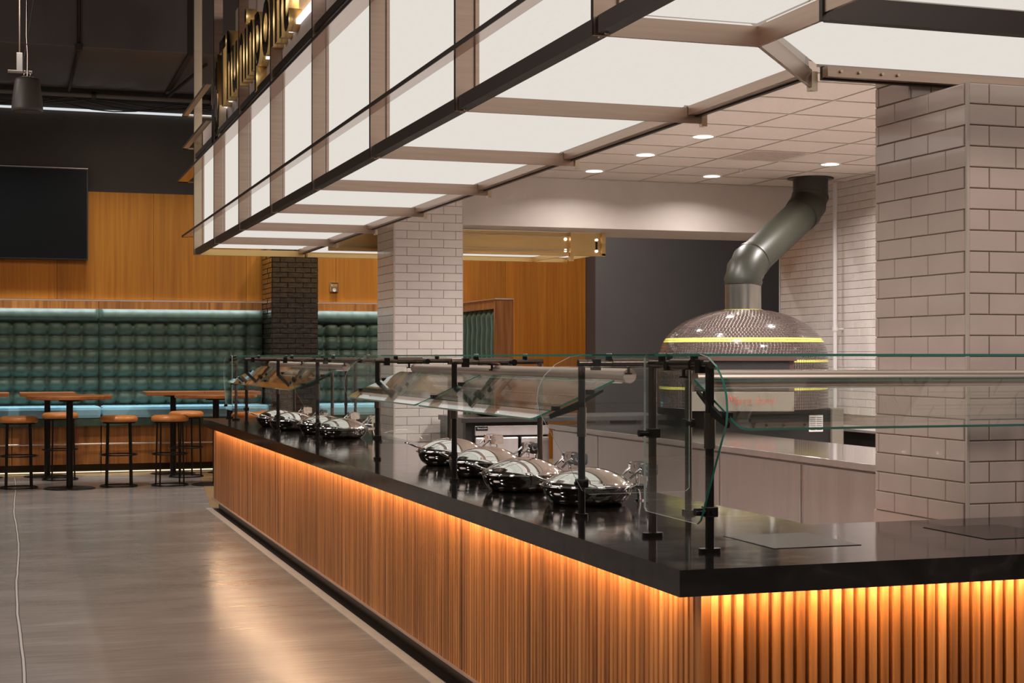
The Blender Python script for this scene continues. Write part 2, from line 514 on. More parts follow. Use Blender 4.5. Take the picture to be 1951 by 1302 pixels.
WB = thing('wall_back', None, None); tag(WB, kind='structure')
MB().box(-9, 13, BACK, BACK + 0.15, 0, 7.4).build('wall_core', 'dark_wall', WB)
for i in range(8):      # timber veneer sheets
    x0 = -1.9 + i * 1.25
    x1 = min(x0 + 1.246, 8.09)
    if x0 < 8.09:
        if x1 > 5.95:
            MB().box(x0, x1, BACK - 0.06, BACK - 0.002, 0.0, 3.70).build('veneer_panel', 'panel_wood', WB)
            continue
        MB().box(x0, x1, BACK - 0.06, BACK - 0.002, 2.262, 3.70).build('veneer_panel', 'panel_wood', WB)
        MB().box(x0, x1, BACK - 0.06, BACK - 0.002, 0.0, 2.235).build('veneer_panel', 'panel_wood', WB)
MB().box(-1.9, 5.6, BACK - 0.11, BACK - 0.002, 2.238, 2.258).build('cap_rail', 'trim_metal', WB)
MB().box(-3, 8.1, BACK - 0.05, BACK, 4.775, 4.80).build('light_cove', 'led_cove', WB)
MB().box(8.095, 8.17, BACK - 0.45, BACK, 0, 3.2).build('wall_end_trim', 'grey_wall', WB)
WG = MB().box(8.17, 13, BACK - 0.45, BACK - 0.001, 0, 3.4).build('wall_partition', 'grey_wall'); tag(WG, kind='structure')
CE = MB().box(-9, 13, -4, 22.5, 7.0, 7.2).build('ceiling', 'void'); tag(CE, kind='structure')

# right tiled wall of the kitchen
WR = MB().box(8.0, 8.2, 5.0, 14.95, 0, 3.26).build('wall_right', 'grout'); tag(WR, kind='structure')
# face points to -X: local x runs along -Y  => rz=-90deg ; local -y -> -x
tile_face(WR, (8.0, 14.95, 0), -PI / 2, 2.2, 0.92, 3.26, 0.0785, 0.235, 0.004, 'tile_white')
nb = MB()
for rw in range(42):      # the rest of the wall, past the singly built tiles
    z_ = 0.92 + 0.0785 * (rw - 11)
    if z_ < 0: continue
    yt = 12.745
    first = True
    while yt > 5.1:
        w_ = 0.231 if not (first and rw % 2) else 0.1135
        if z_ + 0.0745 < 3.262: nb.box(7.992, 8.0, yt - w_, yt, z_, z_ + 0.0745)
        yt -= w_ + 0.004; first = False
o = nb.build('tiling', 'tile_white', WR); tag(o, kind='stuff')
MB().box(7.985, 8.0, 14.94, 14.96, 0.0, 3.26).build('edge_trim', 'white_pipe', WR)

# ------------------------------------------------------------------ kitchen ceiling
KC = thing('ceiling', None, None); tag(KC, kind='structure')
MB().box(2.93, 8.0, 5.30, 14.2, 3.275, 3.30).build('ceiling_backing', 'ceiling_grid', KC)
g = 0.61
xs = [2.95 + g * i for i in range(9)]
ys = [14.19 - g * i for i in range(15)]
gb = MB()
for x in xs:
    gb.box(x - 0.008, x + 0.008, 5.35, 14.19, 3.258, 3.262)
for y in ys:
    gb.box(2.95, 7.99, y - 0.008, y + 0.008, 3.2575, 3.2615)
gb.build('ceiling_grid', 'ceiling_grid', KC)
def cpanel(w, d):
    return MB().box(0.012, w - 0.012, -d + 0.012, -0.012, 0.004, 0.016).mesh('ceiling_tile', ['ceiling_board'])
pm = cpanel(g, g); pe = cpanel(min(g, 8.0 - xs[8]), g)
vent_cell = (6, 3)
for i in range(9):
    for j in range(14):
        if (i, j) == (5, 3): continue
        mk('ceiling_tile', pe if i == 8 else pm, KC, (xs[i], ys[j], 3.258))
# perforated air panel
ap = thing('air_vent', 'square perforated brown air panel set in the kitchen ceiling grid', 'vent', (xs[5], ys[3], 3.258))
MB().box(0.01, g - 0.01, -g + 0.01, -0.01, 0.0, 0.012).build('vent_panel', 'tile_trim', ap)
MB().box(0.0, g, -g, 0, 0.013, 0.018).build('vent_box', 'bronze_dark_or_shaded', ap)
mb = MB()
for k in range(9):
    mb.box(0.05, g - 0.05, -0.06 - k * 0.06, -0.065 - k * 0.06, -0.002, 0.002)
mb.build('slat', 'bronze', ap)
dl_names = ['recessed ceiling downlight nearest the lit canopy', 'middle of the three recessed downlights in the left row of the kitchen ceiling',
            'farthest recessed downlight in the left row, by the cream bulkhead', 'recessed downlight in front of the bulkhead left of the oven duct',
            'recessed downlight just above the top of the oven duct']
for i, (x, y) in enumerate(DOWN[:5]):
    d = thing('recessed_downlight', dl_names[i], 'ceiling light', (x, y, 3.257), group='recessed kitchen downlights')
    MB().lathe([(0.078, 0.0), (0.098, -0.004), (0.102, 0.0)], n=32).build('trim_ring', 'white_pipe', d)
    MB().lathe([(0.0, -0.002), (0.080, -0.002)], n=32).build('lens', 'lamp_white', d)
sp = thing('sprinkler_head', 'small sprinkler head hanging below the kitchen ceiling', 'sprinkler', (6.53, 13.0, 3.258))
MB().cyl((0, 0, 0), (0, 0, -0.03), 0.012, 10).build('stem', 'white_pipe', sp)
MB().cyl((0, 0, -0.03), (0, 0, -0.034), 0.032, 14).build('deflector', 'white_pipe', sp)
BH = MB().box(3.40, 8.4, 14.2, 15.22, 2.775, 3.40).build('wall_bulkhead', 'cream_paint'); tag(BH, kind='structure')

# ------------------------------------------------------------------ dark upper ceiling services
DU = thing('air_duct', 'large dark rectangular air duct under the black ceiling', 'duct', (2.0, 19.3, 5.03))
DUP = [(-4.5, -1.28), (-1.28, 2.0), (2.0, 5.5)]
for a, b_ in DUP:
    MB().cbox(a - 2.0 + 0.006, b_ - 2.0 - 0.006, -1.2, 1.6, 0, 1.5, 0.012).build('duct_section', 'dark_duct', DU)
for x in (-1.28, 2.0):
    MB().box(x - 2.03, x - 1.97, -1.23, 1.63, -0.03, 1.5).build('seam_flange', 'bronze_dark_or_shaded', DU)
cd = thing('conduit', 'thin dark conduit running down and under the large air duct', 'pipe', (0.75, 18.06, 5.0))
MB().tube([(0, 0, 1.6), (0, 0, 0.02), (0, 0.08, -0.01), (-0.01, 2.8, -0.01)], 0.02, 8).build('pipe', 'bronze_dark_or_shaded', cd)
MB().cbox(-0.04, 0.04, -0.04, 0.04, -0.02, 0.06, 0.006).build('junction', 'bronze_dark_or_shaded', cd)
st = thing('duct_strut', 'slanted dark strut beneath the air duct left of the canopy post', 'pipe', (2.0, 18.4, 5.0))
MB().tube([(0.22, 0, -0.03), (0, 2.3, -0.05)], 0.022, 8).build('rod', 'bronze_dark_or_shaded', st)
pp = thing('ceiling_pipe', 'long horizontal brown pipe below the air duct along the back wall', 'pipe', (1.0, 20.95, 4.955))
MB().cyl((-3.5, 0, 0), (2.2, 0, 0), 0.035, 12).build('pipe', 'dark_duct', pp)
for x in (-2.2, 0.06, 1.6):
    MB().cyl((x - 0.03, 0, 0), (x + 0.03, 0, 0), 0.05, 12).build('coupling', 'bronze_dark_or_shaded', pp)
for k in range(3):
    cb = MB()
    q = []
    for i in range(21):
        t = i / 20
        q.append((-2.6 + 5.6 * t, 21.0 + 0.03 * k, 4.93 - (0.10 + 0.03 * k) * math.sin(PI * 2 * ((t * 1.5 + 0.1 * k) % 0.5))))
    o = cb.tube(q, 0.008, 6).build('hanging_cable', 'bronze_dark_or_shaded')
    tag(o, ('topmost', 'middle', 'lowest-sagging')[k] + ' of three thin dark cables looped beneath the brown ceiling pipe', 'cable', 'cables looped under the ceiling pipe')

def Dp(px, py, d):
    t = math.radians(18.1898); a = (px - 975.5) / 2914; b_ = (679.5 - py) / 2914
    return ((math.sin(t) + a * math.cos(t)) * d, (math.cos(t) - a * math.sin(t)) * d, 1.5 + b_ * d)
# pendant speaker (hangs about 12 m from the camera)
sx, sy, sz = Dp(52, 214, 12)
sk = thing('pendant_speaker', 'dark bell-shaped pendant loudspeaker hanging on cables at top left', 'speaker', (sx, sy, sz))
MB().lathe([(0.0, 0.27), (0.06, 0.272), (0.088, 0.262), (0.096, 0.24), (0.112, 0.12), (0.119, 0.03), (0.119, 0.012), (0.105, 0.0)], n=36).build('housing', 'speaker_grey', sk)
MB().lathe([(0.0, 0.008), (0.09, 0.004), (0.108, 0.0), (0.112, 0.006)], n=36).build('grille', 'rubber_black', sk)
MB().tube([(0.024 * math.cos(t * PI / 8) , 0, 0.298 + 0.026 * math.sin(t * PI / 8)) for t in range(16)], 0.003, 6, closed=True).build('ring', 'chrome_dark', sk)
MB().tube([(0, 0, 0.27), (0.002, 0, 0.45), (-0.006, 0, 0.60), (0.0, 0, 1.6)], 0.005, 6).build('steel_cable', 'chrome_dark', sk)
MB().tube([(-0.03, 0, 0.31), (-0.03, 0, 0.40), (0.0, 0, 0.56), (0.05, 0, 0.9), (0.09, 0, 1.6)], 0.0045, 6).build('signal_cable', 'speaker_grey', sk)
sx, sy, sz = Dp(37, 130, 16)
jb = thing('ceiling_hanger', 'black hanger rod with a flat bracket behind the pendant loudspeaker', 'hanger', (sx, sy, sz))
MB().cyl((0, 0, 0.12), (0, 0, 2.6), 0.008, 8).build('rod', 'bronze_dark_or_shaded', jb)
MB().cbox(-0.03, 0.03, -0.03, 0.03, -0.03, 0.16, 0.006).build('clevis', 'dark_wall', jb)
MB().cbox(-0.12, 0.13, -0.06, 0.06, -0.07, -0.03, 0.008).build('bracket', 'bronze_dark_or_shaded', jb)

# ------------------------------------------------------------------ canopy (lit box)
ZB = 2.535
CX = 1.785
posts = [3.0, 4.6] + [6.2 + 1.6 * i for i in range(7)]      # 6.2 .. 15.8
CAN = thing('lit_canopy', 'long bronze framed canopy of backlit white panels above the serving counter', 'canopy', (CX, 4.6, 0))
OX, OY = CX, 4.6
def cb_(name, mat, x0, x1, y0, y1, z0, z1, bevel=0):
    return MB().box(x0 - OX, x1 - OX, y0 - OY, y1 - OY, z0, z1).build(name, mat, CAN, bevel=bevel)
for k, y in enumerate(posts):
    cb_('post', 'champagne' if k == 8 else 'bronze', CX, CX + 0.080, y - 0.006, y + 0.006, ZB, 5.4)
    o = cb_('post_edge', 'bronze_dark_or_shaded', CX - 0.004, CX, y - 0.007, y + 0.007, ZB, 5.4)  # shadow on the post's edge, put in as a dark strip
    cb_('panel_frame', 'bronze', CX + 0.084, CX + 0.112, y - 0.02, y + 0.01, ZB + 0.07, 3.46)
for k in range(len(posts) - 1):
    y0, y1 = posts[k], posts[k + 1]
    cb_('side_light_panel', 'lit_fabric', CX + 0.100, CX + 0.108, y0 + 0.012, y1 - 0.022, ZB + 0.085, 3.46)
    cb_('lower_beam', 'bronze_dark_or_shaded', CX + 0.012, CX + 0.062, y0 + 0.02, y1 - 0.012, ZB + 0.006, ZB + 0.062)  # shade of a beam turned from the light, put into its colour
    cb_('upper_beam', 'bronze_dark_or_shaded', CX + 0.012, CX + 0.055, y0 + 0.02, y1 - 0.012, 3.515, 3.56)
    MB().cyl((0.03, y0 - OY + 0.008, 3.495), (0.03, y1 - OY - 0.008, 3.495), 0.010, 10).build('track_rail', 'bronze', CAN)
    cb_('fascia_panel', 'taupe_paint', CX + 0.085, CX + 0.10, y0 + 0.008, y1 - 0.008, 3.47, 3.80)
    if k < 7:
        cb_('lit_ledge', 'lit_ledge', CX + 0.055, CX + 0.084, y0 + 0.012, y1 - 0.012, 3.748, 3.785)
    # bolts at the beam ends
    for yy in (y0 + 0.03, y1 - 0.03):
        MB().cyl((0.037, yy - OY, ZB + 0.0), (0.037, yy - OY, ZB + 0.068), 0.008, 8).build('bolt', 'bronze', CAN)
for z, w_ in ((2.752, 0.064), (3.33, 0.112)):
    cb_('rail', 'bronze_rail', CX - w_, CX - 0.0045, 2.6, 16.35, z, z + 0.008)
    cb_('rail_edge', 'bronze_dark_or_shaded', CX - w_ - 0.004, CX - w_, 2.6, 16.35, z - 0.002, z + 0.018)
    cb_('rail_return', 'bronze_rail', CX - w_, 2.95, 16.29, 16.35, z, z + 0.008)
for z in (3.68, 4.02):
    cb_('rail', 'champagne', CX - 0.058, CX - 0.0045, 14.35, 16.35, z, z + 0.008)
    cb_('rail_edge', 'bronze_dark_or_shaded', CX - 0.062, CX - 0.058, 14.35, 16.35, z - 0.002, z + 0.018)
    cb_('rail_return', 'champagne', CX - 0.058, 2.95, 16.29, 16.35, z, z + 0.008)
for y in posts[2:8]:
    cb_('cross_fin', 'bronze', CX + 0.080, 2.92, y - 0.006, y + 0.006, ZB, ZB + 0.068)
    cb_('fin_end', 'champagne', 2.92, 2.945, y - 0.016, y + 0.016, ZB - 0.012, ZB + 0.062)
cb_('cross_fin', 'gold', CX, 2.92, 15.80, 15.83, ZB, ZB + 0.062)
def poly_panel(name, mat, pts, z0, z1):
    return MB().prism([(x - OX, y - OY) for x, y in pts], 'z', z0, z1).build(name, mat, CAN)
ZP = ZB + 0.075
poly_panel('underside_light_panel', 'lit_fabric', [(1.86, 4.64), (2.37, 4.64), (2.86, 5.18), (2.86, 6.18), (1.86, 6.18)], ZP, ZP + 0.01)
for k in range(2, 8):
    y0, y1 = posts[k], posts[k + 1]
    cb_('underside_light_panel', 'lit_fabric', 1.86, 2.845, y0 + 0.012, y1 - 0.012, ZP, ZP + 0.01)
poly_panel('underside_light_panel', 'lit_fabric', [(1.86, 3.02), (2.365, 3.02), (2.365, 4.585), (1.86, 4.585)], ZP, ZP + 0.01)
cb_('cross_fin', 'bronze', CX + 0.080, 2.385, 4.594, 4.606, ZB, ZB + 0.068)
cb_('cross_fin', 'bronze', 2.372, 2.384, 4.17, 4.606, ZB, ZB + 0.068)
cb_('fin_end', 'bronze_dark_or_shaded', 2.366, 2.392, 4.155, 4.175, ZB - 0.004, ZB + 0.16)
cb_('cross_fin', 'bronze', 2.372, 2.384, 3.0, 4.155, ZB + 0.02, ZB + 0.068)
# mitre fin to the inner corner
mx0, my0, mx1, my1 = 2.384, 4.60, 2.93, 5.235
nx, ny = 0.005, -0.0045
poly_panel('mitre_fin', 'bronze', [(mx0 - nx, my0 - ny), (mx0 + nx, my0 + ny), (mx1 + nx, my1 + ny), (mx1 - nx, my1 - ny)], ZB, ZB + 0.068)
cb_('fin_end', 'champagne', 2.925, 2.955, 5.225, 5.255, ZB - 0.012, ZB + 0.062)
for k in range(7):
    y0 = 5.22 if k == 0 else posts[k + 1] + 0.01
    y1 = posts[k + 2] - 0.01
    cb_('inner_beam', 'bronze', 2.855, 2.895, y0, y1, ZB + 0.035, ZB + 0.075)
    cb_('inner_beam_edge', 'bronze_dark_or_shaded', 2.895, 2.915, y0, y1, ZB + 0.028, ZB + 0.080)
cb_('inner_side_panel', 'cream_paint', 2.915, 2.93, 5.25, 15.79, ZB + 0.085, 3.40)
cb_('top_cover', 'bronze_dark_or_shaded', CX + 0.11, 2.915, 3.0, 15.79, 3.47, 3.485)
cb_('end_light_panel', 'lit_fabric', CX + 0.10, 2.90, 15.76, 15.775, ZB + 0.085, 3.335)
# backing wall behind the letters
cb_('sign_backing', 'taupe_paint', 1.94, 1.96, 3.0, 13.9, 3.80, 4.62)

# right leg of the canopy
CR = thing('lit_canopy', 'short leg of the lit canopy turning right above the near corner of the counter', 'canopy', (2.39, 4.17, 0))
def cr_(name, mat, x0, x1, y0, y1, z0, z1):
    return MB().box(x0 - 2.39, x1 - 2.39, y0 - 4.17, y1 - 4.17, z0, z1).build(name, mat, CR)
cr_('front_beam', 'bronze_dark_or_shaded', 2.395, 4.6, 4.16, 4.20, ZB, ZB + 0.075)
MB().prism([(2.40 - 2.39, 4.205 - 4.17), (4.6 - 2.39, 4.205 - 4.17), (4.6 - 2.39, 5.15 - 4.17), (2.905 - 2.39, 5.15 - 4.17), (2.40 - 2.39, 4.585 - 4.17)], 'z', ZP, ZP + 0.01).build('underside_light_panel', 'lit_fabric', CR)
cr_('front_light_panel', 'lit_fabric', 2.40, 4.6, 4.175, 4.183, ZB + 0.085, 3.33)
cr_('inner_beam', 'bronze', 2.965, 4.6, 5.165, 5.205, ZB + 0.035, ZB + 0.075)
cr_('inner_beam_edge', 'bronze_dark_or_shaded', 2.965, 4.6, 5.205, 5.225, ZB + 0.028, ZB + 0.080)
for x in (3.02, 3.1, 3.2, 3.27):
    MB().cyl((x - 2.39, 5.163 - 4.17, ZB + 0.055), (x - 2.39, 5.155 - 4.17, ZB + 0.055), 0.006, 8).build('bolt', 'champagne', CR)
cr_('inner_side_panel', 'cream_paint', 2.965, 4.6, 5.23, 5.25, ZB + 0.085, 3.26)
cr_('top_cover', 'bronze_dark_or_shaded', 2.96, 4.6, 4.2, 5.23, 3.335, 3.345)

# far leg (gold) turning right behind the tiled pillar
CG = thing('gold_canopy', 'gold metal canopy leg with a lit underside beyond the far tiled pillar', 'canopy', (2.95, 14.75, 0))
def cg_(name, mat, x0, x1, y0, y1, z0, z1):
    return MB().box(x0 - 2.95, x1 - 2.95, y0 - 14.75, y1 - 14.75, z0, z1).build(name, mat, CG)
cg_('fascia', 'gold', 2.95, 5.80, 14.70, 14.715, ZB + 0.01, 2.77)
cg_('fascia_rib', 'champagne', 2.95, 5.45, 14.675, 14.70, ZB + 0.045, ZB + 0.056)
cg_('fascia_rib', 'champagne', 2.95, 5.45, 14.675, 14.70, 2.725, 2.735)
cg_('fascia_frame', 'gold', 5.79, 5.83, 14.66, 14.72, ZB, 2.77)
cg_('fascia_frame', 'gold', 2.95, 5.83, 14.66, 14.72, ZB - 0.004, ZB + 0.022)
cg_('fascia_frame', 'gold', 5.44, 5.475, 14.64, 14.70, ZB - 0.06, 2.77)
cg_('vent_slot', 'bronze_dark_or_shaded', 5.735, 5.755, 14.692, 14.70, ZB + 0.06, 2.72)
for x, z in ((5.405, 2.70), (5.745, 2.70), (5.405, ZB + 0.05), (5.745, ZB + 0.05)):
    MB().cyl((x - 2.95, -0.06, z), (x - 2.95, -0.05, z), 0.014, 10).build('glowing_stud', 'lamp_white', CG)  # bright corner dots, made as studs with a glowing material
for x0, x1 in ((2.96, 4.18), (4.22, 5.42), (5.46, 5.80)):
    cg_('underside_light_panel', 'lit_fabric', x0, x1, 14.74, 15.78, ZB + 0.05, ZB + 0.06)
for x in (4.2, 5.44):
    cg_('cross_fin', 'gold', x - 0.01, x + 0.01, 14.72, 15.86, ZB, ZB + 0.055)
cg_('outer_beam', 'gold', 2.95, 5.83, 15.80, 15.85, ZB, ZB + 0.04)
cg_('fascia', 'gold', 2.95, 5.80, 15.86, 15.875, ZB + 0.01, 3.35)
cg_('side_plate', 'gold', 5.815, 5.83, 14.72, 15.87, ZB + 0.02, 2.77)

# ------------------------------------------------------------------ sign letters
SG = thing('sign_lettering', 'large gold channel letters and striped emblem standing on the canopy ledge', 'sign', (CX + 0.045, 14.0, 3.738))
def letter(ch, y, size, off=0.018, parent=SG, xs=0.82):
    cu = bpy.data.curves.new('letter', 'FONT')
    cu.body = ch; cu.size = size; cu.offset = off; cu.extrude = 0.0; cu.resolution_u = 4
    ob = bpy.data.objects.new('tmp', cu); COL.objects.link(ob)
    bpy.context.view_layer.update()
    dg = bpy.context.evaluated_depsgraph_get()
    me0 = bpy.data.meshes.new_from_object(ob.evaluated_get(dg))
    bm = bmesh.new(); bm.from_mesh(me0)
    bmesh.ops.remove_doubles(bm, verts=bm.verts[:], dist=1e-4)
    bmesh.ops.dissolve_limit(bm, angle_limit=0.02, verts=bm.verts[:], edges=bm.edges[:])
    faces = bm.faces[:]
    for f in faces: f.material_index = 0
    ret = bmesh.ops.extrude_face_region(bm, geom=faces)
    nv = [g_ for g_ in ret['geom'] if isinstance(g_, bmesh.types.BMVert)]
    nf = set(g_ for g_ in ret['geom'] if isinstance(g_, bmesh.types.BMFace))
    for v_ in nv: v_.co.z += 0.09
    old = set(faces)
    for f in bm.faces:
        if f not in nf and f not in old: f.material_index = 1
    bmesh.ops.recalc_face_normals(bm, faces=bm.faces[:])
    me = bpy.data.meshes.new('letter')
    bm.to_mesh(me); bm.free()
    w = max(v_.co.x for v_ in me.vertices) * xs
    me.materials.append(MATS['letter_face']); me.materials.append(MATS['gold'])
    bpy.data.objects.remove(ob)
    # text x -> -Y, text y -> +Z, text normal (+z) -> -X
    o = bpy.data.objects.new('letter', me); COL.objects.link(o)
    o.parent = parent
    o.matrix_local = Matrix(((0, 0, -1, 0.05), (-xs, 0, 0, y - 14.0), (0, 1, 0, 0.0), (0, 0, 0, 1)))
    return w
yy = 13.86
for ch in 'Thuninpoint':
    w = letter(ch, yy, 0.82)
    yy -= w + 0.045
for k in range(5):      # striped emblem left of the word
    y0 = 0.42 - k * 0.095
    h0 = 0.28 + 0.05 * k
    mb = MB()
    p = [(y0, -0.30 + 0.05 * k), (y0, h0 - 0.08), (y0 - 0.05, h0 + 0.02), (y0 - 0.05, -0.36 + 0.05 * k)]
    mb.prism(p, 'x', -0.04, 0.05, 0).build('emblem_bar', 'letter_face', SG)
    mb = MB()
    mb.prism([(y0 - 0.01, 0.10 - 0.05 * k), (y0 - 0.01, 0.14 - 0.05 * k), (y0 - 0.08, 0.34 - 0.05 * k), (y0 - 0.08, 0.30 - 0.05 * k)], 'x', -0.046, -0.04).build('emblem_stripe', 'trim_metal', SG)
MB().prism([(0.04, -0.32), (0.04, -0.05), (-0.08, 0.03), (-0.08, -0.25)], 'x', -0.03, 0.03).build('emblem_foot', 'champagne', SG)

# ------------------------------------------------------------------ serving counter
XC, YN, YE = 1.785, 3.925, 15.02
XB, YB = 2.71, 4.855
ZT, ZU = 0.90, 0.824
CT = MB().prism([(XC, YN), (4.6, YN), (4.6, YB), (XB, YB), (XB, 14.36), (3.36, 14.36), (3.36, YE), (XC, YE)], 'z', ZU, ZT).build('countertop', 'black_stone', bevel=0.003)
tag(CT, 'long L-shaped glossy black stone worktop over the slatted serving counter', 'worktop')
CB = thing('serving_counter', 'long L-shaped serving counter clad in vertical brown wooden slats', 'counter', (1.93, 4.06, 0))
def sb(name, mat, x0, x1, y0, y1, z0, z1):
    return MB().box(x0 - 1.93, x1 - 1.93, y0 - 4.06, y1 - 4.06, z0, z1).build(name, mat, CB)
MB().prism([(0.0, 0.0), (2.6, 0.0), (2.6, 0.74), (0.72, 0.74), (0.72, 10.25), (1.40, 10.25), (1.40, 11.14), (0.0, 11.14)], 'z', 0.10, ZU - 0.001).build('carcass', 'slat_core', CB)
MB().box(-0.008, 0.0, -0.008, 11.12, 0.109, ZU - 0.001).box(0.0, 2.57, -0.008, 0.0, 0.109, ZU - 0.001).build('groove_board', 'slat_core', CB)
sb('kickboard', 'bronze_skirting', 1.95, 1.97, 4.075, 15.15, 0.0, 0.10)
sb('kickboard', 'bronze_skirting', 1.95, 4.5, 4.065, 4.085, 0.0, 0.10)
sb('base_plate', 'bronze_dark_or_shaded', 1.902, 1.95, 4.037, 15.2, 0.0, 0.006)
sb('base_plate', 'bronze_dark_or_shaded', 1.902, 4.5, 4.037, 4.065, 0.0, 0.006)
sb('trim_strip', 'trim_metal', 1.893, 1.935, 4.027, 15.24, 0.098, 0.108)
sb('trim_strip', 'trim_metal', 1.893, 4.5, 4.027, 4.06, 0.098, 0.108)
def slat_mesh(nm='slat', k=1, pitch=0.0):
    mb = MB()
    w0, w1, d = 0.0142, 0.0112, 0.018
    for i in range(k):
        x = i * pitch
        pts_ = [(x - w0, 0), (x - w0, -d + 0.006), (x - w1, -d), (x + w1, -d), (x + w0, -d + 0.006), (x + w0, 0)]
        mb.prism(pts_, 'z', 0.109, ZU - 0.012)
    return mb.mesh(nm, ['slat_wood'])
sm = slat_mesh()
P = 0.0372
nL = int((15.19 - 4.06) / P)
nS = 262
for i in range(nS):
    mk('slat', sm, CB, (-0.008, 0.008 + i * P, 0), (0, 0, -PI / 2))
mb = MB()
o = mk('slats', slat_mesh('slats', nL - nS, -P), CB, (-0.008, 0.008 + nS * P, 0), (0, 0, -PI / 2)); tag(o, kind='stuff')
for i in range(38):
    mk('slat', sm, CB, (0.015 + i * 0.0405, -0.008, 0))
mk('corner_post', MB().box(-0.03, 0.0, -0.03, 0.0, 0.109, ZU - 0.012).mesh('corner_post', ['slat_wood']), CB)
o = sb('slats', 'slat_wood', 3.50, 4.5, 4.04, 4.059, 0.109, ZU - 0.012); tag(o, kind='stuff')
sb('led_strip', 'led_warm', 1.840, 1.850, 4.0, 15.0, ZU - 0.004, ZU)
sb('led_strip', 'led_warm', 1.90, 4.5, 3.970, 3.980, ZU - 0.004, ZU)

# induction hobs set flush in the stone
for x0, x1, y0, y1, lab in ((2.262, 2.572, 4.27, 4.628, 'square black glass warming plate set flush in the worktop by the near corner'),
                             (3.04, 3.352, 4.27, 4.64, 'second black glass warming plate, right of the first in the worktop')):
    hb = thing('warming_plate', lab, 'warming plate', ((x0 + x1) / 2, (y0 + y1) / 2, ZT), group='warming plates set in the worktop')
    a, b_ = (x1 - x0) / 2, (y1 - y0) / 2
    MB().box(-a, a, -b_, b_, 0.0003, 0.0014).build('frame', 'bronze_dark_or_shaded', hb)
    MB().box(-a + 0.002, a - 0.002, -b_ + 0.002, b_ - 0.002, 0.0014, 0.002).build('glass_plate', 'screen_black', hb)

# ------------------------------------------------------------------ sneeze guards
def tubep(p0, p1, r, mat, parent, name='tube', n=14):
    return MB().cyl(p0, p1, r, n).build(name, mat, parent)

def end_glass_profile():
    pr = [(0.425, 0.10), (0.41, 0.088), (0.015, 0.086), (-0.01, 0.10)]
    pr += [(-0.168, 0.375)]
    # sweep up to the top
    ctrl = [(-0.183, 0.40), (-0.189, 0.44), (-0.183, 0.485), (-0.160, 0.53), (-0.118, 0.57), (-0.06, 0.598), (0.0, 0.608)]
    pr += ctrl
    pr += [(0.41, 0.608), (0.425, 0.596)]
    return pr

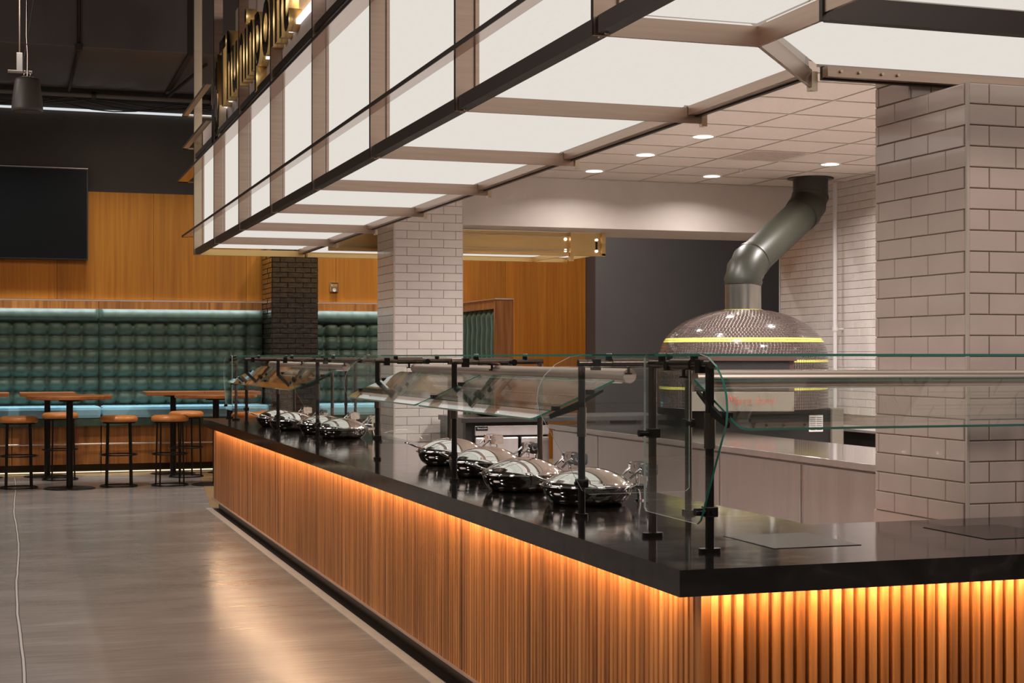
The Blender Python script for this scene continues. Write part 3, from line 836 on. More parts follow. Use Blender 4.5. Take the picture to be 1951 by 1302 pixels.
def sneeze(label, loc, rz, us, ends, slant=True, dz=0.0, u_top=None, group='glass sneeze guards on the worktop', bars=True):
    """local x along the counter, local y into the counter, z=0 on the stone"""
    t = thing('sneeze_guard', label, 'sneeze guard', loc, rz, group)
    for u in us:
        for v_, nm in ((0.0, 'post'), (0.437, 'post')):
            p = MB().cyl((u, v_, 0.012), (u, v_, 0.575), 0.0135, 16).build(nm, 'black_metal' if v_ == 0 else 'brown_steel', t)
            MB().prism(arc(u - 0.018, v_, 0.018, 90, 270, 8) + arc(u + 0.018, v_, 0.018, -90, 90, 8), 'z', 0.0, 0.013).build('foot_plate', 'black_metal', p)
        MB().cyl((u, 0, 0.30 + dz), (u, 0, 0.41 + dz), 0.0175, 16).build('sleeve', 'brown_steel', t)
        MB().cyl((u, 0, 0.11), (u, 0, 0.14), 0.0165, 16).cyl((u, 0.0, 0.125), (u, -0.028, 0.125), 0.007, 10).build('clamp', 'black_metal', t)
        MB().cyl((u, -0.014, 0.575), (u, 0.451, 0.575), 0.0135, 14).build('top_arm', 'brown_steel', t)
        MB().cbox(u - 0.017, u + 0.017, 0.04, 0.072, 0.548, 0.592, 0.003).build('arm_clamp', 'black_metal', t)
        MB().cyl((u, 0.12, 0.575), (u, 0.27, 0.575), 0.019, 16).build('arm_sleeve', 'brown_steel', t)
        MB().cyl((u, 0.19, 0.575), (u, 0.19, 0.535), 0.006, 10).cyl((u, 0.19, 0.532), (u, 0.19, 0.538), 0.015, 12).build('knob', 'black_metal', t)
        MB().cyl((u - 0.02, 0.29, 0.57), (u + 0.045, 0.29, 0.57), 0.016, 14).build('knob', 'black_metal', t)
        for v_ in (0.11, 0.36):
            MB().cyl((u, v_, 0.585), (u, v_, 0.6005), 0.013, 12).build('standoff', 'black_metal', t)
        if slant:
            # angled support of the sloping glass
            s_ = MB()
            s_.prism([(-0.13, 0.384 + dz), (0.02, 0.448 + dz), (0.085, 0.477 + dz), (0.085, 0.467 + dz), (0.02, 0.432 + dz), (-0.02, 0.40 + dz), (-0.125, 0.368 + dz)], 'x', u - 0.005, u + 0.005)
            s_.build('glass_bracket', 'black_metal', t)
    a, b_ = min(us), max(us)
    if bars:
        tb = MB().cyl((a + 0.05, 0.215, 0.530), (b_ - 0.05, 0.215, 0.526), 0.0275, 24)
        tb.build('heat_lamp_tube', 'rose_aluminium', t)
        MB().box(a + 0.08, b_ - 0.08, 0.196, 0.234, 0.4965, 0.500).build('lamp_louvre', 'paper', t)
    # flat top glass
    ut = u_top or (a - 0.03, b_ + 0.03)
    mb = MB()
    x0, x1, y0, y1 = ut[0], ut[1], 0.03, 0.47
    mb.prism([(x0, y0), (x1, y0), (x1, y1), (x0, y1)], 'z', 0.6005, 0.6085, 0, 1)
    mb.build('top_glass', ['glass', 'glass_edge'], t)
    for u in us:
        for v_ in (0.11, 0.36):
            MB().cyl((u, v_, 0.6085), (u, v_, 0.6125), 0.011, 12).build('glass_cap', 'trim_metal', t)
    # sloping glass
    if slant:
        for i in range(len(us) - 1):
            u0, u1 = sorted((us[i], us[i + 1]))
            u0 += 0.012; u1 -= 0.012
            c = 0.03
            # outline along (u, s) with rounded lower corners ; s from 0 (top) to 1 (bottom)
            def pt(u, s, off):
                return (u, 0.135 + (-0.19 - 0.135) * s + off * 0.39, 0.512 + dz + (0.370 - 0.512) * s - off * 0.92)
            out = [(u0, 0), (u1, 0), (u1, 1 - 0.11)] + [(u1 - c + c * math.cos(q), 1 - 0.085 + 0.085 * math.sin(q)) for q in (0.5, 1.0)] + [(u1 - c, 1), (u0 + c, 1)] + [(u0 + c - c * math.cos(q), 1 - 0.085 + 0.085 * math.sin(q)) for q in (1.0, 0.5)] + [(u0, 1 - 0.11)]
            n_ = len(out)
            vs = [pt(u, s, 0) for u, s in out] + [pt(u, s, 0.008) for u, s in out]
            mb = MB()
            mb.add(vs, [list(range(n_)), [n_ + k for k in range(n_)][::-1]], 0)
            mb.add(vs, [(k, (k + 1) % n_, n_ + (k + 1) % n_, n_ + k) for k in range(n_)], 1)
            mb.build('sloping_glass', ['glass', 'glass_edge'], t)
            for uu in (u0, u1):
                for s in (0.3, 0.72):
                    p = pt(uu, s, 0)
                    MB().cbox(uu - 0.012, uu + 0.012, p[1] - 0.014, p[1] + 0.014, p[2] - 0.013, p[2] + 0.006, 0.002).build('glass_clip', 'black_metal', t)
    pr = end_glass_profile()
    for u, e in ends:
        for v_, zc in ((0.0, 0.125), (0.437, 0.345), (0.0, 0.345)):
            if v_ == 0.0 and zc > 0.3: continue
            MB().cbox(u - 0.02, u + 0.02, v_ - 0.02, v_ + 0.02, zc - 0.016, zc + 0.016, 0.003).cyl((u, v_ - 0.004, zc), (u + e * 0.052, v_ - 0.004, zc), 0.012, 14).build('glass_clamp', 'black_metal', t)
        MB().prism(pr, 'x', u + e * 0.030, u + e * 0.037, 0, 1).build('end_glass', ['glass', 'glass_edge_light' if e < 2 else 'glass_edge'], t)
    return t

SGH = ZT
# right-hand run (customer side is -Y)
g1 = sneeze('near sneeze guard over the right-hand run, with a curved green-edged end glass', (2.036, 4.258, SGH), 0, [0.0, 1.64], [(0.0, -1)], dz=0.018, u_top=(0.02, 2.3))
for ch in g1.children:
    if ch.name.startswith('end_glass'):
        ch.data.materials.append(MATS['glass_edge'])
        for p in ch.data.polygons:
            if p.material_index == 1 and p.center.y < 0.004 and p.center.z > 0.095:
                p.material_index = 2
# long units on the left run: local x -> -Y, local y -> +X
g2 = sneeze('double-bay sneeze guard over the four nearest chafing dishes', (2.034, 8.70, SGH), -PI / 2, [0.0, 1.62, 3.345], [(0.0, -1), (3.345, 1)])
g3 = sneeze('double-bay sneeze guard over the four far chafing dishes', (2.034, 13.87, SGH), -PI / 2, [0.0, 1.71, 3.35], [(0.0, -1), (3.35, 1)])
# far return (customer side is +Y)
g4 = sneeze('farthest sneeze guard at the end of the worktop, turned to the right', (2.036, 15.0, SGH), PI, [0.0, -1.15], [(0.0, 1)], slant=False, u_top=(-1.2, -0.02), bars=False)

# ------------------------------------------------------------------ chafing dishes
def chafer(label, loc, rz=0.0):
    t = thing('chafing_dish', label, 'chafing dish', loc, rz, 'chafing dishes on the worktop')
    b_ = MB().lathe([(0.0, 0.012), (0.115, 0.010), (0.128, 0.0), (0.135, 0.0), (0.152, 0.008), (0.170, 0.026), (0.181, 0.05), (0.184, 0.068), (0.196, 0.074), (0.197, 0.078), (0.185, 0.079), (0.18, 0.07)], n=64).build('pan', 'chrome_dark', t)
    R = 0.183
    prof = [(R + 0.004, 0.0795), (R + 0.004, 0.083)]
    for i in range(1, 15):
        rr0 = R * (1 - i / 14)
        SR = (R * R + 0.066 ** 2) / (2 * 0.066)
        prof.append((rr0, 0.083 + math.sqrt(SR * SR - rr0 * rr0) - (SR - 0.066)))
    MB().lathe(prof, n=64).build('lid', 'chrome', t)
    hd = MB()
    hd.tube([(-0.165, -0.035, 0.094), (-0.20, -0.035, 0.104), (-0.232, -0.034, 0.118), (-0.252, -0.026, 0.124), (-0.262, 0.0, 0.126), (-0.252, 0.026, 0.124), (-0.232, 0.034, 0.118), (-0.20, 0.035, 0.104), (-0.165, 0.035, 0.094)], 0.0055, 8)
    hd.build('handle', 'chrome', t)
    MB().cbox(-0.178, -0.160, -0.045, 0.045, 0.086, 0.098, 0.003).build('handle_plate', 'chrome', t)
    for s in (-1, 1):
        h = MB()
        yc = 0.058 * s
        def rr(w, hh, r):
            pts_ = []
            for cx_, cy_, a0 in ((w - r, hh - r, 0), (-w + r, hh - r, 90), (-w + r, -hh + r, 180), (w - r, -hh + r, 270)):
                pts_ += [(cx_ + r * math.cos(math.radians(a0 + q)), cy_ + r * math.sin(math.radians(a0 + q))) for q in (0, 30, 60, 90)]
            return pts_
        # rounded cover turned to the room (front faces -y side of the dish)
        h.prism([(0.245 + p[0], 0.137 + p[1]) for p in rr(0.036, 0.026, 0.012)], 'y', yc - 0.012, yc + 0.012)
        hc = h.build('hinge_cover', 'chrome', t, bevel=0.003)
        if s < 0:
            text('maker_name', 'Spring', 0.019, 'silver_ink', t, (0.245, yc - 0.0135, 0.131), (PI / 2, 0, 0))
        a = MB()
        a.tube([(0.165, yc * 0.9, 0.100), (0.185, yc * 0.9, 0.118), (0.212, yc * 0.95, 0.140), (0.235, yc, 0.145)], 0.006, 8)
        a.cyl((0.235, yc - 0.018, 0.145), (0.235, yc + 0.018, 0.145), 0.011, 12)
        a.build('hinge_arm', 'chrome', t)
        MB().tube([(0.245, yc, 0.115), (0.245, yc, 0.05), (0.252, yc, 0.02), (0.252, yc, 0.004)], 0.008, 8).cyl((0.252, yc, 0.0), (0.252, yc, 0.006), 0.019, 14).build('leg', 'chrome', t)
    MB().cyl((0.245, -0.058, 0.06), (0.245, 0.058, 0.06), 0.006, 8).build('cross_bar', 'chrome', t)
    MB().cbox(0.185, 0.238, -0.05, 0.05, 0.055, 0.075, 0.003).build('bracket', 'chrome', t)
    return t
c0 = chafer('nearest chafing dish of the near group of four', (2.24, 5.83, ZT))
for (x, y), lab in (((2.19, 6.50), 'second chafing dish from the near corner'),
                    ((2.27, 7.33), 'third chafing dish from the near corner'),
                    ((2.33, 8.17), 'fourth chafing dish from the near corner, its handle clear of the others'),
                    ((2.32, 11.07), 'nearest chafing dish of the far group of four'),
                    ((2.31, 11.75), 'second chafing dish of the far group of four'),
                    ((2.20, 12.45), 'third chafing dish of the far group of four'),
                    ((2.19, 13.10), 'farthest chafing dish, at the far end of the worktop')):
    c = copy_tree(c0); c.location = (x, y, ZT); c['label'] = lab

# ------------------------------------------------------------------ tiled pillars
def pillar(name, label, x0, y0, w, z1, grout, mat, pitch, length, gap, zs, notch=None, th=0.008, wob=0.0, trim='tile_trim', d=None, tname='tile', front_start=0.0, side_start=0.0, row0=0):
    d = d or w
    t = thing(name, label, 'pillar', (x0, y0, 0))
    zf = z1
    if notch:      # the front of the pillar stops below the canopy
        nd, zf = notch
        MB().box(0.008, w - 0.008, 0.008, nd, 0, zf).box(0.008, w - 0.008, nd + 0.008, d - 0.008, 0, z1).build('core', grout, t)
        tile_face(t, (0.010, nd + 0.008, 0), 0, w - 0.012, zf, z1, pitch, length, gap, mat, tname, th, start=front_start, wob=wob, row0=row0)
    else:
        MB().box(0.008, w - 0.008, 0.008, d - 0.008, 0, z1).build('core', grout, t)
    # front face (-Y)
    tile_face(t, (0.010, 0.008, 0), 0, w - 0.012, zs, zf, pitch, length, gap, mat, tname, th, start=front_start, wob=wob, row0=row0)
    # left face (-X)
    if notch:
        kz = zs + pitch * int(round((zf - zs) / pitch))
        tile_face(t, (0.008, d - 0.010, 0), -PI / 2, d - nd - 0.018, kz, z1, pitch, length, gap, mat, tname, th, start=side_start, wob=wob, row0=row0 + int(round((zf - zs) / pitch)))
    tile_face(t, (0.008, d - 0.010, 0), -PI / 2, d - 0.022, zs, zf, pitch, length, gap, mat, tname, th, start=side_start, wob=wob, row0=row0)
    if zs > 0.1:
        o = MB().box(0, w, 0, 0.008, 0, zs - 0.004).box(0, 0.008, 0, d, 0, zs - 0.004).build('lower_tiling', mat, t)
        tag(o, kind='stuff')
    if trim:
        MB().box(-0.001, 0.010, -0.001, 0.010, zs, zf).build('corner_trim', trim, t)
        MB().box(w - 0.006, w + 0.001, -0.001, 0.008, zs, zf).build('corner_trim', trim, t)
    return t
pillar('tiled_pillar', 'near square pillar of large beige glossy brick-shaped tiles at right', 3.38, 4.87, 0.645, 3.26, 'grout', 'tile_taupe', 0.0785, 0.235, 0.0045, 0.90 - 0.0785 + 0.052, notch=(0.38, 0.90 - 0.0785 + 0.052 + 0.0785 * 21), front_start=0.145, side_start=0.09)
pillar('tiled_pillar', 'far square pillar of pale brick-shaped tiles behind the sneeze guards', 3.366, 13.74, 0.665, 3.26, 'grout', 'tile_white', 0.0785, 0.235, 0.004, 0.315, side_start=0.05)
pillar('brick_pillar', 'square pillar of dark glazed bricks in front of the green banquette', 3.31, 20.28, 0.62, 3.0, 'brick_grout', 'dark_brick', 0.0675, 0.205, 0.008, 0.80, th=0.014, wob=0.004, trim=None, tname='brick', d=0.86)

# ------------------------------------------------------------------ stainless line behind
SC = thing('steel_counter', 'long stainless steel kitchen counter with plain panelled front', 'counter', (4.56, 6.2, 0))
def stx(name, mat, x0, x1, y0, y1, z0, z1, bevel=0):
    return MB().box(x0 - 4.56, x1 - 4.56, y0 - 6.2, y1 - 6.2, z0, z1).build(name, mat, SC, bevel=bevel)
stx('top', 'steel_top', 4.55, 5.42, 6.15, 12.80, 0.862, 0.90, 0.003)
stx('front_lip', 'steel', 4.546, 4.55, 6.15, 12.80, 0.862, 0.899)
stx('carcass', 'steel', 4.60, 5.40, 6.2, 12.78, 0.08, 0.862)
y = 6.2
for w in (1.05, 1.05, 1.13, 1.13, 1.13, 1.1):
    stx('front_panel', 'steel', 4.575, 4.60, y + 0.006, y + w - 0.03, 0.10, 0.845, 0.003)
    stx('joint_strip', 'chrome', 4.585, 4.60, y + w - 0.024, y + w, 0.10, 0.845)
    y += w
for yy in (6.3, 8.5, 10.6, 12.6):
    for xx in (4.66, 5.34):
        MB().cyl((xx - 4.56, yy - 6.2, 0), (xx - 4.56, yy - 6.2, 0.09), 0.02, 10).build('foot', 'steel', SC)

FR = thing('undercounter_fridge', 'stainless two-door undercounter fridge with a black badge', 'fridge', (3.80, 12.92, 0))
MB().box(0, 0.79, 0.03, 0.75, 0.08, 0.915).build('body', 'rubber_black', FR)
MB().cbox(0.10, 0.79, -0.01, 0.03, 0.80, 0.885, 0.004).build('top_rail', 'steel', FR)
dr = MB().cbox(0.10, 0.50, -0.02, 0.03, 0.12, 0.785, 0.012).build('door', 'steel', FR)
dr2 = MB().cbox(0.525, 0.79, -0.02, 0.03, 0.12, 0.785, 0.012).build('door', 'steel', FR)
MB().box(0.52, 0.523, -0.021, 0.02, 0.13, 0.77).build('door_seal', 'rubber_black', FR)
bd = MB().cbox(0.105, 0.215, -0.018, -0.009, 0.845, 0.882, 0.003).build('badge', 'screen_black', FR)
text('badge_lettering', 'TRAULSEN', 0.020, 'silver_ink', FR, (0.16, -0.0195, 0.857), (PI / 2, 0, 0))
for xx in (0.05, 0.70):
    for yy in (0.08, 0.70):
        MB().cyl((xx, yy, 0), (xx, yy, 0.09), 0.02, 10).build('foot', 'rubber_black', FR)
BS = thing('back_worktop', 'long black worktop above the undercounter fridge', 'worktop', (3.70, 12.85, 0))
MB().cbox(0.06, 2.1, 0.0, 0.78, 0.918, 0.962, 0.004).build('slab', 'charcoal_slab', BS)
MB().box(1.75, 1.80, 0.1, 0.7, 0.0, 0.918).build('leg_panel', 'charcoal_slab', BS)
MB().box(1.75, 1.80, 0.69, 0.74, 0.0, 0.918).box(0.07, 0.095, 0.0, 0.74, 0.0, 0.918).build('leg_panel', 'charcoal_slab', BS)
bw = MB().lathe([(0.0, 0.0), (0.09, 0.0), (0.14, 0.012), (0.165, 0.035), (0.168, 0.045), (0.155, 0.038), (0.12, 0.02), (0.0, 0.014)], n=36).build('metal_bowl', 'chrome_dark', None, (4.14, 13.2, 0.962))
tag(bw, 'wide shallow metal bowl resting on the black back worktop', 'bowl')

# ------------------------------------------------------------------ pizza oven
OXc, OYc = 6.47, 12.82
OV = thing('pizza_oven', 'domed pizza oven covered in small dark mosaic tiles with yellow bands', 'oven', (OXc, OYc, 0))
R0, ZD, HD = 0.775, 1.46, 0.485
def dome_r(z):
    t_ = min(1, max(0, (z - ZD) / HD))
    return R0 * (1 - t_ ** 2.2) ** 0.5
prof = []
for i in range(29):
    z = ZD + HD * 0.965 * (math.sin(i / 28 * PI / 2))
    prof.append((dome_r(z) - 0.004, z))
MB().lathe([(R0 - 0.005, 1.03), (R0 - 0.005, ZD)] + prof + [(0.0, prof[-1][1])], n=72).build('shell', 'mosaic_grout', OV)
# mosaic
arcl = [(dome_r(ZD), ZD)]
fine = []
for i in range(400):
    z = ZD + HD * math.sin(i / 399 * PI / 2 * 0.985)
    fine.append((dome_r(z), z))
cum = [0]
for i in range(1, len(fine)):
    cum.append(cum[-1] + math.dist(fine[i], fine[i - 1]))
def at(s):
    for i in range(1, len(cum)):
        if cum[i] >= s:
            k = (s - cum[i - 1]) / (cum[i] - cum[i - 1] + 1e-9)
            return tuple(fine[i - 1][j] + k * (fine[i][j] - fine[i - 1][j]) for j in (0, 1))
    return fine[-1]
dark = MB(); yel = MB()
pit = 0.0245
s = 0.004; row = 0
tot = cum[-1]
while s < tot - 0.16:
    yb = (0.175 < s < 0.175 + pit * 0.999) or (0.175 + pit <= s < 0.175 + pit * 1.999) or (tot - 0.16 - pit * 1.2 < s)
    if yb: mbt = yel
    else: mbt = dark
    ra, za = at(s); rb, zb = at(s + pit - 0.0062)
    n_ = max(12, int(2 * PI * ra / 0.0325))
    off = 0.5 * (row % 2)
    for k in range(n_):
        a0 = 2 * PI * (k + off) / n_; a1 = a0 + 2 * PI / n_ * (0.79 if not yb else 0.93)
        e = 0.003
        vs = [((ra + e) * math.cos(a0), (ra + e) * math.sin(a0), za), ((ra + e) * math.cos(a1), (ra + e) * math.sin(a1), za),
              ((rb + e) * math.cos(a1), (rb + e) * math.sin(a1), zb + e * 0.5), ((rb + e) * math.cos(a0), (rb + e) * math.sin(a0), zb + e * 0.5)]
        vi = [((ra - 0.004) * math.cos(a0), (ra - 0.004) * math.sin(a0), za), ((ra - 0.004) * math.cos(a1), (ra - 0.004) * math.sin(a1), za),
              ((rb - 0.004) * math.cos(a1), (rb - 0.004) * math.sin(a1), zb - 0.004), ((rb - 0.004) * math.cos(a0), (rb - 0.004) * math.sin(a0), zb - 0.004)]
        mbt.add(vs + vi, [(0, 1, 2, 3), (0, 4, 5, 1), (1, 5, 6, 2), (2, 6, 7, 3), (3, 7, 4, 0)])
    s += pit; row += 1
# drum below the dome: square mosaic with two yellow bands
z = 1.035
while z < 1.452:
    yb = z > 1.425 or 1.175 < z < 1.205
    mbt = yel if yb else dark
    n_ = int(2 * PI * R0 / 0.0275)
    for k in range(n_):
        a0 = 2 * PI * k / n_; a1 = a0 + 2 * PI / n_ * 0.80
        e = 0.003; h_ = 0.0235
        vs = []
        for rr_ in (R0 + e, R0 - 0.004):
            for zz, aa in ((z, a0), (z, a1), (z + h_, a1), (z + h_, a0)):
                vs.append((rr_ * math.cos(aa), rr_ * math.sin(aa), zz))
        mbt.add(vs, [(0, 1, 2, 3), (0, 4, 5, 1), (1, 5, 6, 2), (2, 6, 7, 3), (3, 7, 4, 0)])
    z += 0.0275
o = dark.build('mosaic', 'mosaic_dark', OV); tag(o, kind='stuff')
o = yel.build('yellow_mosaic_bands', 'mosaic_yellow', OV); tag(o, 'yellow mosaic bands', kind='stuff')
# arched front with mouth, hood and lettered apron; turned towards the counter (-X -Y)
fr = math.radians(-24)
def frt(name, mat, x0, x1, y0, y1, z0, z1, bevel=0.004):
    o_ = MB().box(x0, x1, y0, y1, z0, z1).build(name, mat, OV, bevel=bevel)
    o_.rotation_euler = (0, 0, fr)
    return o_
frt('front_block', 'oven_hood', -0.52, 0.40, -0.83, -0.4, 1.02, 1.505)
frt('oven_mouth', 'oven_black', -0.46, 0.36, -0.842, -0.82, 1.20, 1.46)
frt('hood_lip', 'oven_hood', -0.53, 0.42, -0.87, -0.8, 1.46, 1.505)
frt('apron', 'oven_panel', -0.52, 0.40, -0.86, -0.82, 1.02, 1.19)
c_, s_ = math.cos(fr), math.sin(fr)
lx, ly = 0.02, -0.866
text('maker_lettering', 'Marra forni', 0.125, 'red_paint', OV, (lx * c_ - ly * s_, lx * s_ + ly * c_, 1.075), (PI / 2, 0, fr), shear=0.4, offset=-0.003, sc=(0.72, 1, 1), ext=0.002)
# stand
MB().box(-0.62, 0.62, -0.55, 0.55, 0.0, 1.03).build('stand', 'oven_black', OV, bevel=0.01)
MB().box(0.60, 0.72, -0.58, 0.1, 0.45, 1.03).build('control_box', 'oven_panel', OV, bevel=0.006)
lb = MB().box(0.38, 0.52, -0.556, -0.551, 0.82, 0.97).build('rating_label', 'paper', OV); tag(lb, 'white printed rating label')
mb = MB()
for k in range(7):
    mb.box(0.39, 0.445, -0.5575, -0.556, 0.835 + k * 0.018, 0.841 + k * 0.018).box(0.455, 0.51, -0.5575, -0.556, 0.835 + k * 0.018, 0.841 + k * 0.018)
o = mb.build('label_lines', 'ink', OV)

FD = thing('flue_duct', 'thick olive grey metal flue bending from the oven up to the ceiling', 'duct', (OXc, OYc, 1.932))
v0 = Vector((0, 0, 0)); pA = Vector((0, 0, 0.25)); pB = Vector((0, 0, 0.35))
q1 = Vector((1.04, 0.60, 1.06)); q2 = Vector((1.04, 0.60, 1.325))
rad = 0.167
MB().cyl((0, 0, 0.002), (0, 0, 0.235), rad, 40).build('collar_pipe', 'collar_steel', FD)
def bez(a, b_, c_, n_):
    return [(a * (1 - t_) ** 2 + b_ * 2 * t_ * (1 - t_) + c_ * t_ ** 2) for t_ in [i / n_ for i in range(n_ + 1)]]
dirn = (q1 - pB).normalized()
e1 = bez(Vector((0, 0, 0.225)), Vector((0, 0, 0.38)), Vector((0, 0, 0.38)) + dirn * 0.2, 6)
crk = []
rs = []
for i, p in enumerate(e1):
    rs.append(rad + (0.013 if i % 2 else 0.0))
MB().tube(e1, rad, 40, rs=rs).build('lower_elbow', 'duct_paint', FD)
top0 = q1 - dirn * 0.20
MB().tube([e1[-1] - dirn * 0.01, top0], rad - 0.004, 40).build('straight_pipe', 'duct_paint', FD)
e2 = bez(top0 - dirn * 0.02, q1, Vector((q1.x, q1.y, 1.19)), 6)
MB().tube(e2, rad, 40, rs=[rad + 0.002 + (0.013 if i % 2 else 0) for i in range(7)]).build('upper_elbow', 'duct_paint', FD)
MB().cyl((q1.x, q1.y, 1.18), (q1.x, q1.y, 1.325), rad + 0.004, 40).build('ceiling_collar', 'duct_paint', FD)
MB().lathe([(rad, 1.324), (rad + 0.06, 1.324), (rad + 0.06, 1.318), (rad, 1.318)], (q1.x, q1.y, 0), n=40).build('ceiling_ring', 'duct_paint', FD)
for p, dd in ((e1[-1], dirn), (top0, dirn)):
    MB().cyl(p - dd * 0.012, p + dd * 0.012, rad + 0.009, 40, caps=False).build('seam_band', 'duct_paint', FD)
for k in range(5):      # raised seams along the straight piece
    a_ = -2.6 + k * 0.42
    ax = dirn.orthogonal().normalized(); bx = dirn.cross(ax)
    off = (ax * math.cos(a_) + bx * math.sin(a_)) * (rad - 0.002)
    MB().cyl(e1[-1] + off, top0 + off, 0.006, 8).build('rib', 'duct_paint', FD)

WPp = thing('gas_pipe', 'slim white vertical pipe with a yellow lower sleeve on the tiled wall', 'pipe', (7.90, 13.62, 0))
MB().cyl((0, 0, 0.83), (0, 0, 3.255), 0.022, 14).build('pipe', 'white_pipe', WPp)
MB().cyl((0, 0, 0.62), (0, 0, 0.80), 0.026, 14).build('yellow_sleeve', 'yellow_plastic', WPp)
MB().cyl((0, 0, 0.0), (0, 0, 0.62), 0.022, 14).build('pipe', 'white_pipe', WPp)
MB().cyl((0, 0, 0.79), (0, 0, 0.84), 0.032, 12).cyl((0.0, -0.02, 0.8), (0.03, -0.06, 0.72), 0.008, 8).build('valve', 'red_paint', WPp)
MB().cyl((0.0, 0, 1.775), (0.098, 0, 1.775), 0.010, 8).cyl((0, 0, 1.755), (0, 0, 1.795), 0.030, 12).build('wall_clip', 'white_pipe', WPp)

WTb = thing('steel_worktable', 'small steel worktable with a dark open front against the tiled wall', 'table', (7.66, 13.05, 0))
MB().cbox(-0.12, 0.33, -0.9, 0.5, 0.79, 0.815, 0.003).build('top', 'steel', WTb)
MB().box(-0.05, 0.30, -0.85, 0.45, 0.05, 0.79).build('body', 'oven_black', WTb)
MB().box(-0.07, -0.05, 0.40, 0.46, 0.0, 0.79).box(-0.07, -0.05, -0.86, -0.80, 0.0, 0.79).build('leg', 'steel', WTb)
MB().box(-0.07, -0.05, 0.31, 0.33, 0.0, 0.79).build('door_edge', 'steel', WTb)

# ------------------------------------------------------------------ television, wall control
TV = thing('television', 'large black flat screen television on the wall at far left', 'television', (0.05, BACK - 0.06, 2.78))
MB().cbox(-1.12, 0.943, -0.07, -0.02, 0.0, 1.215, 0.008).build('frame', 'rubber_black', TV)
MB().box(-1.105, 0.928, -0.073, -0.0695, 0.02, 1.20).build('screen', 'screen_black', TV)
MB().box(-0.4, 0.2, -0.021, 0.055, 0.4, 0.9).build('wall_mount', 'rubber_black', TV)
MB().box(-1.12, 0.943, -0.055, -0.03, 1.2155, 1.222).build('top_trim', 'trim_metal', TV)
TH = thing('wall_control', 'small chrome alarm horn box on the timber wall', 'wall box', (4.32, BACK - 0.06, 2.47))
MB().cbox(-0.058, 0.058, -0.03, 0.0, -0.065, 0.065, 0.008).build('housing', 'chrome_dark', TH)
MB().cbox(-0.045, 0.045, -0.045, -0.03, 0.005, 0.05, 0.006).build('lens', 'chrome', TH)
MB().lathe([(0.0, 0.0), (0.025, 0.0), (0.027, 0.004)], n=16).build('button', 'paper', TH).rotation_euler = (PI / 2, 0, 0)
for ch in TH.children:
    if ch.name.startswith('button'): ch.location = (0, -0.031, -0.035)

# ------------------------------------------------------------------ banquettes
def tufted(w, z0, z1, cols, rows, name='tufted_backrest', depth=0.095):
    """height field over x in [0,w], z in [z0,z1], bulging to -y; plain roll on top"""
    nx_, nz_ = cols * 9, 0
    top = 0.17
    mb = MB()
    zb = z1 - top
    zs_ = [z0 + (zb - z0) * i / (rows * 9) for i in range(rows * 9 + 1)]
    zs_ += [zb + top * i / 10 for i in range(1, 11)]
    vs = []
    cw = w / cols; rh = (zb - z0) / rows
    for z in zs_:
        for i in range(nx_ + 1):
            x = w * i / nx_
            fx = abs(math.sin(PI * x / cw))
            if z <= zb + 1e-6:
                fz = abs(math.sin(PI * (z - z0) / rh))
                uu = 2 * ((x / cw) % 1.0) - 1; vv = 2 * (((z - z0) / rh) % 1.0) - 1
                rr_ = abs(uu) ** 2.5 + abs(vv) ** 2.5
                h = depth * (max(0, 1 - rr_ * 0.82) ** 0.6 if rr_ < 1.22 else 0) + 0.006
                if z > zb - rh * 0.02: h = 0.008
                fall = 0.0
                # button pulls at the crossings
            else:
                t_ = (z - zb) / top
                h = 0.03 + (0.085 + 0.015 * fx ** 0.5) * math.sin(min(1.0, t_ / 0.28) * PI / 2) * (1 - 0.62 * max(0.0, (t_ - 0.28) / 0.72) ** 3)
            ex = min(x, w - x)
            if ex < 0.03: h *= 0.25 + 0.75 * ex / 0.03
            vs.append((x, -h, z))
    n_ = nx_ + 1
    fs = []
    for j in range(len(zs_) - 1):
        for i in range(nx_):
            fs.append((j * n_ + i, j * n_ + i + 1, (j + 1) * n_ + i + 1, (j + 1) * n_ + i))
    mb.add(vs, fs, 0, True)
    mb.box(0, w, 0.001, 0.03, z0, z1)
    return mb

def banquette(label, x0, x1, cols, seat_split=True):
    t = thing('banquette', label, 'bench', (x0, 20.5, 0))
    w = x1 - x0
    tufted(w, 0.86, 2.13, cols, 6).build('tufted_backrest', 'velvet', t, (0, 0.52, 0))
    MB().cbox(0.004, w - 0.004, -0.14, 0.46, 0.70, 0.855, 0.045).build('seat', 'seat_vinyl', t)
    MB().cbox(0.004, w - 0.004, -0.12, 0.46, 0.60, 0.70, 0.01).build('seat_base', 'velvet', t)
    npn = 2
    for k in range(npn):
        MB().box(w / npn * k + 0.004, w / npn * (k + 1) - 0.004, 0.0, 0.03, 0.105, 0.60).build('front_panel', 'bench_wood', t)
    MB().box(0, w, 0.03, 0.5, 0.09, 0.60).build('carcass', 'bronze_dark_or_shaded', t)
    MB().box(0, w, 0.05, 0.5, 0.0, 0.09).build('plinth', 'bronze_dark_or_shaded', t)
    MB().box(0, w, 0.01, 0.045, 0.03, 0.10).build('kickboard', 'bronze_skirting', t)
    MB().box(0, w, 0.012, 0.03, 0.001, 0.012).build('plinth_light', 'led_warm', t)
    MB().cyl((0, -0.09, 0.372), (w, -0.09, 0.372), 0.014, 10).build('foot_rail', 'trim_metal', t)
    MB().cyl((w * 0.5, -0.09, 0.372), (w * 0.5, 0.0, 0.372), 0.009, 8).build('rail_bracket', 'trim_metal', t)
    MB().box(0, w, 0.56, 0.638, 2.134, 2.235).build('top_rail', 'bench_wood', t)
    MB().box(0, w, 0.55, 0.638, 0.6, 2.134).build('back_board', 'bench_wood', t)
    return t
banquette('green tufted banquette section at far left beneath the television', -1.07, 1.127, 10)
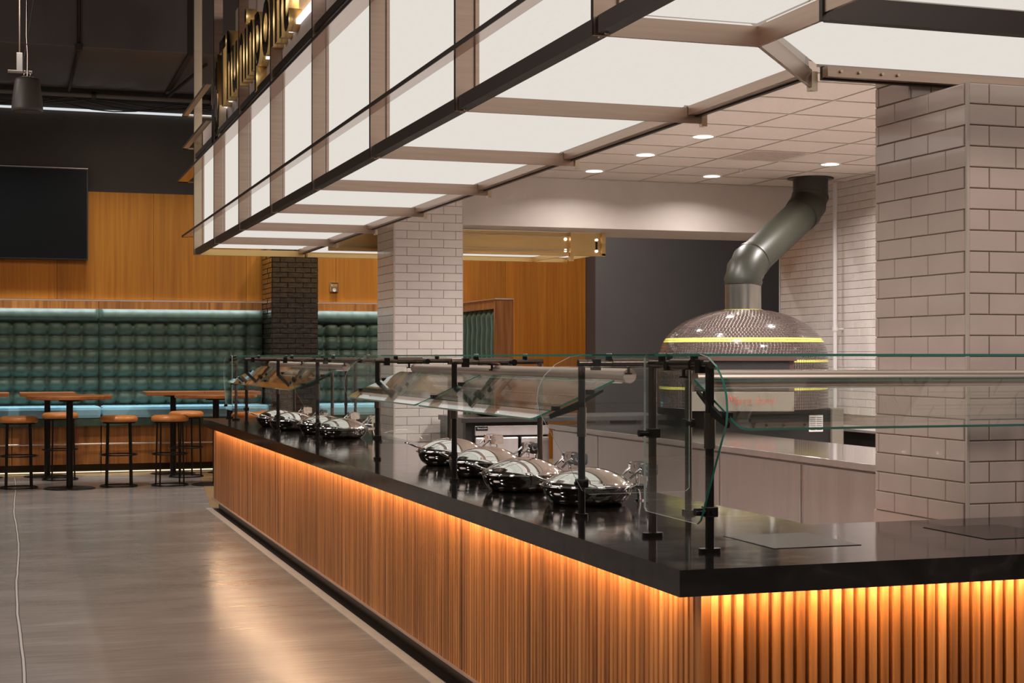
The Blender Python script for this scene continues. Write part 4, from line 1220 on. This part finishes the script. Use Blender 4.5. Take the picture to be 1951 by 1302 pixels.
banquette('green tufted banquette section left of the dark brick pillar', 1.133, 3.30, 10)
banquette('green tufted banquette section between dark brick pillar and far tiled pillar', 3.94, 5.80, 9)
# end wing of the booth
WGn = thing('booth_wing', 'tufted green end wing with brown wooden frame closing the booth on the right', 'booth wing', (5.90, 18.45, 0))
mb = MB()
W_ = 2.6
n_ = 12 * 8
vs = []
zs_ = [0.5 + 1.60 * i / 40 for i in range(41)]
for z in zs_:
    for i in range(n_ + 1):
        x = W_ * i / n_
        fx = abs(math.sin(PI * x / (W_ / 12))) ** 0.5
        fz = 0.75 + 0.25 * abs(math.sin(PI * (z - 0.5) / 0.45)) ** 0.5
        h = 0.06 * fx * fz + 0.01
        tt = (z - 0.5) / 1.6
        if tt > 0.95: h *= 1 - (tt - 0.95) / 0.05 * 0.8
        vs.append((-h, 0.03 + x, z))
fs = []
for j in range(40):
    for i in range(n_):
        fs.append((j * (n_ + 1) + i, j * (n_ + 1) + i + 1, (j + 1) * (n_ + 1) + i + 1, (j + 1) * (n_ + 1) + i))
mb.add(vs, fs, 0, True)
mb.build('tufted_pad', 'velvet', WGn)
MB().box(0.001, 0.09, 0.0, 2.69, 0.0, 2.22).build('frame_board', 'bench_wood', WGn)
MB().box(-0.06, 0.0, 0.03, 2.69, 2.105, 2.22).build('frame_top', 'bench_wood', WGn)
MB().box(-0.07, 0.17, -0.03, 0.028, 0.0, 2.22).build('frame_end', 'bench_wood', WGn)
MB().box(-0.075, 0.18, -0.035, 2.69, 2.221, 2.236).build('cap', 'trim_metal', WGn)

# ------------------------------------------------------------------ tables and stools
def round_table(label, x, y, r=0.475, rt=True, w=0.34, d=0.34):
    t = thing('bar_table', label, 'table', (x, y, 0), 0, 'high wooden tables by the banquette')
    if rt:
        MB().lathe([(0, 1.058), (r - 0.01, 1.058), (r, 1.050), (r, 1.022), (r - 0.012, 1.014), (0, 1.014)], n=48, smooth=False).build('tabletop', 'table_wood', t)
    else:
        MB().cbox(-w, w, -d, d, 1.008, 1.052, 0.006).build('tabletop', 'table_wood', t)
    MB().cyl((0, 0, 0.012), (0, 0, 1.0), 0.037, 20).build('pedestal', 'black_metal', t)
    MB().cyl((0, 0, 0.99), (0, 0, 1.013), 0.12, 20).build('top_plate', 'black_metal', t)
    MB().lathe([(0, 0.022), (0.05, 0.022), (0.06, 0.014), (0.27, 0.010), (0.285, 0.004), (0.285, 0.0), (0, 0.0)], n=48).build('base', 'black_metal', t)
    return t
round_table('front round wooden bar table at left on a black pedestal', 0.649, 18.05)
round_table('front round wooden bar table just left of the counter end', 2.30, 18.12)
round_table('square wooden bar table against the bench behind the front left table', 0.45, 19.95, rt=False, w=0.33)
round_table('square wooden bar table by the bench, left of the two pushed together', 1.99, 19.95, rt=False, w=0.355)
round_table('square wooden bar table by the bench, right of the two pushed together', 2.71, 19.95, rt=False, w=0.355)
round_table('square wooden bar table cut off by the left edge of the picture', -0.36, 19.95, rt=False, w=0.355)

def stool(label, x, y, rz=0.05):
    t = thing('bar_stool', label, 'stool', (x, y, 0), rz, 'orange leather bar stools')
    MB().lathe([(0, 0.822), (0.12, 0.822), (0.18, 0.818), (0.203, 0.806), (0.213, 0.788), (0.213, 0.768), (0.206, 0.754), (0.19, 0.748), (0, 0.746)], n=44).build('seat', 'leather', t)
    MB().cyl((0, 0, 0.733), (0, 0, 0.747), 0.185, 30).build('seat_plate', 'black_metal', t)
    for k in range(4):
        a = PI / 4 + k * PI / 2
        MB().cyl((0.195 * math.cos(a), 0.195 * math.sin(a), 0.0), (0.175 * math.cos(a), 0.175 * math.sin(a), 0.735), 0.010, 10).build('leg', 'black_metal', t)
    for z, nm in ((0.37, 'foot_ring'), (0.012, 'floor_ring')):
        MB().tube([(0.207 * math.cos(2 * PI * q / 32), 0.207 * math.sin(2 * PI * q / 32), z) for q in range(32)], 0.008, 8, closed=True).build(nm, 'black_metal', t)
    return t
s0 = stool('orange leather bar stool at the left edge of the picture', 0.10, 18.25)
for (x, y, rz), lab in (((0.585, 19.35, 0.25), 'orange bar stool behind the pedestal of the front left round table'),
                        ((1.198, 18.15, 0.0), 'orange bar stool standing alone between the two front tables'),
                        ((1.77, 18.12, 0.08), 'front orange bar stool of the overlapping pair right of the seam'),
                        ((2.09, 19.35, 0.3), 'rear orange bar stool half hidden by the front one of the pair'),
                        ((2.78, 18.75, 0.1), 'orange bar stool showing just above the far end of the worktop'),
                        ((3.15, 19.1, 0.1), 'orange bar stool mostly hidden behind the farthest sneeze guard posts')):
    c = copy_tree(s0); c.location = (x, y, 0); c.rotation_euler = (0, 0, rz); c['label'] = lab
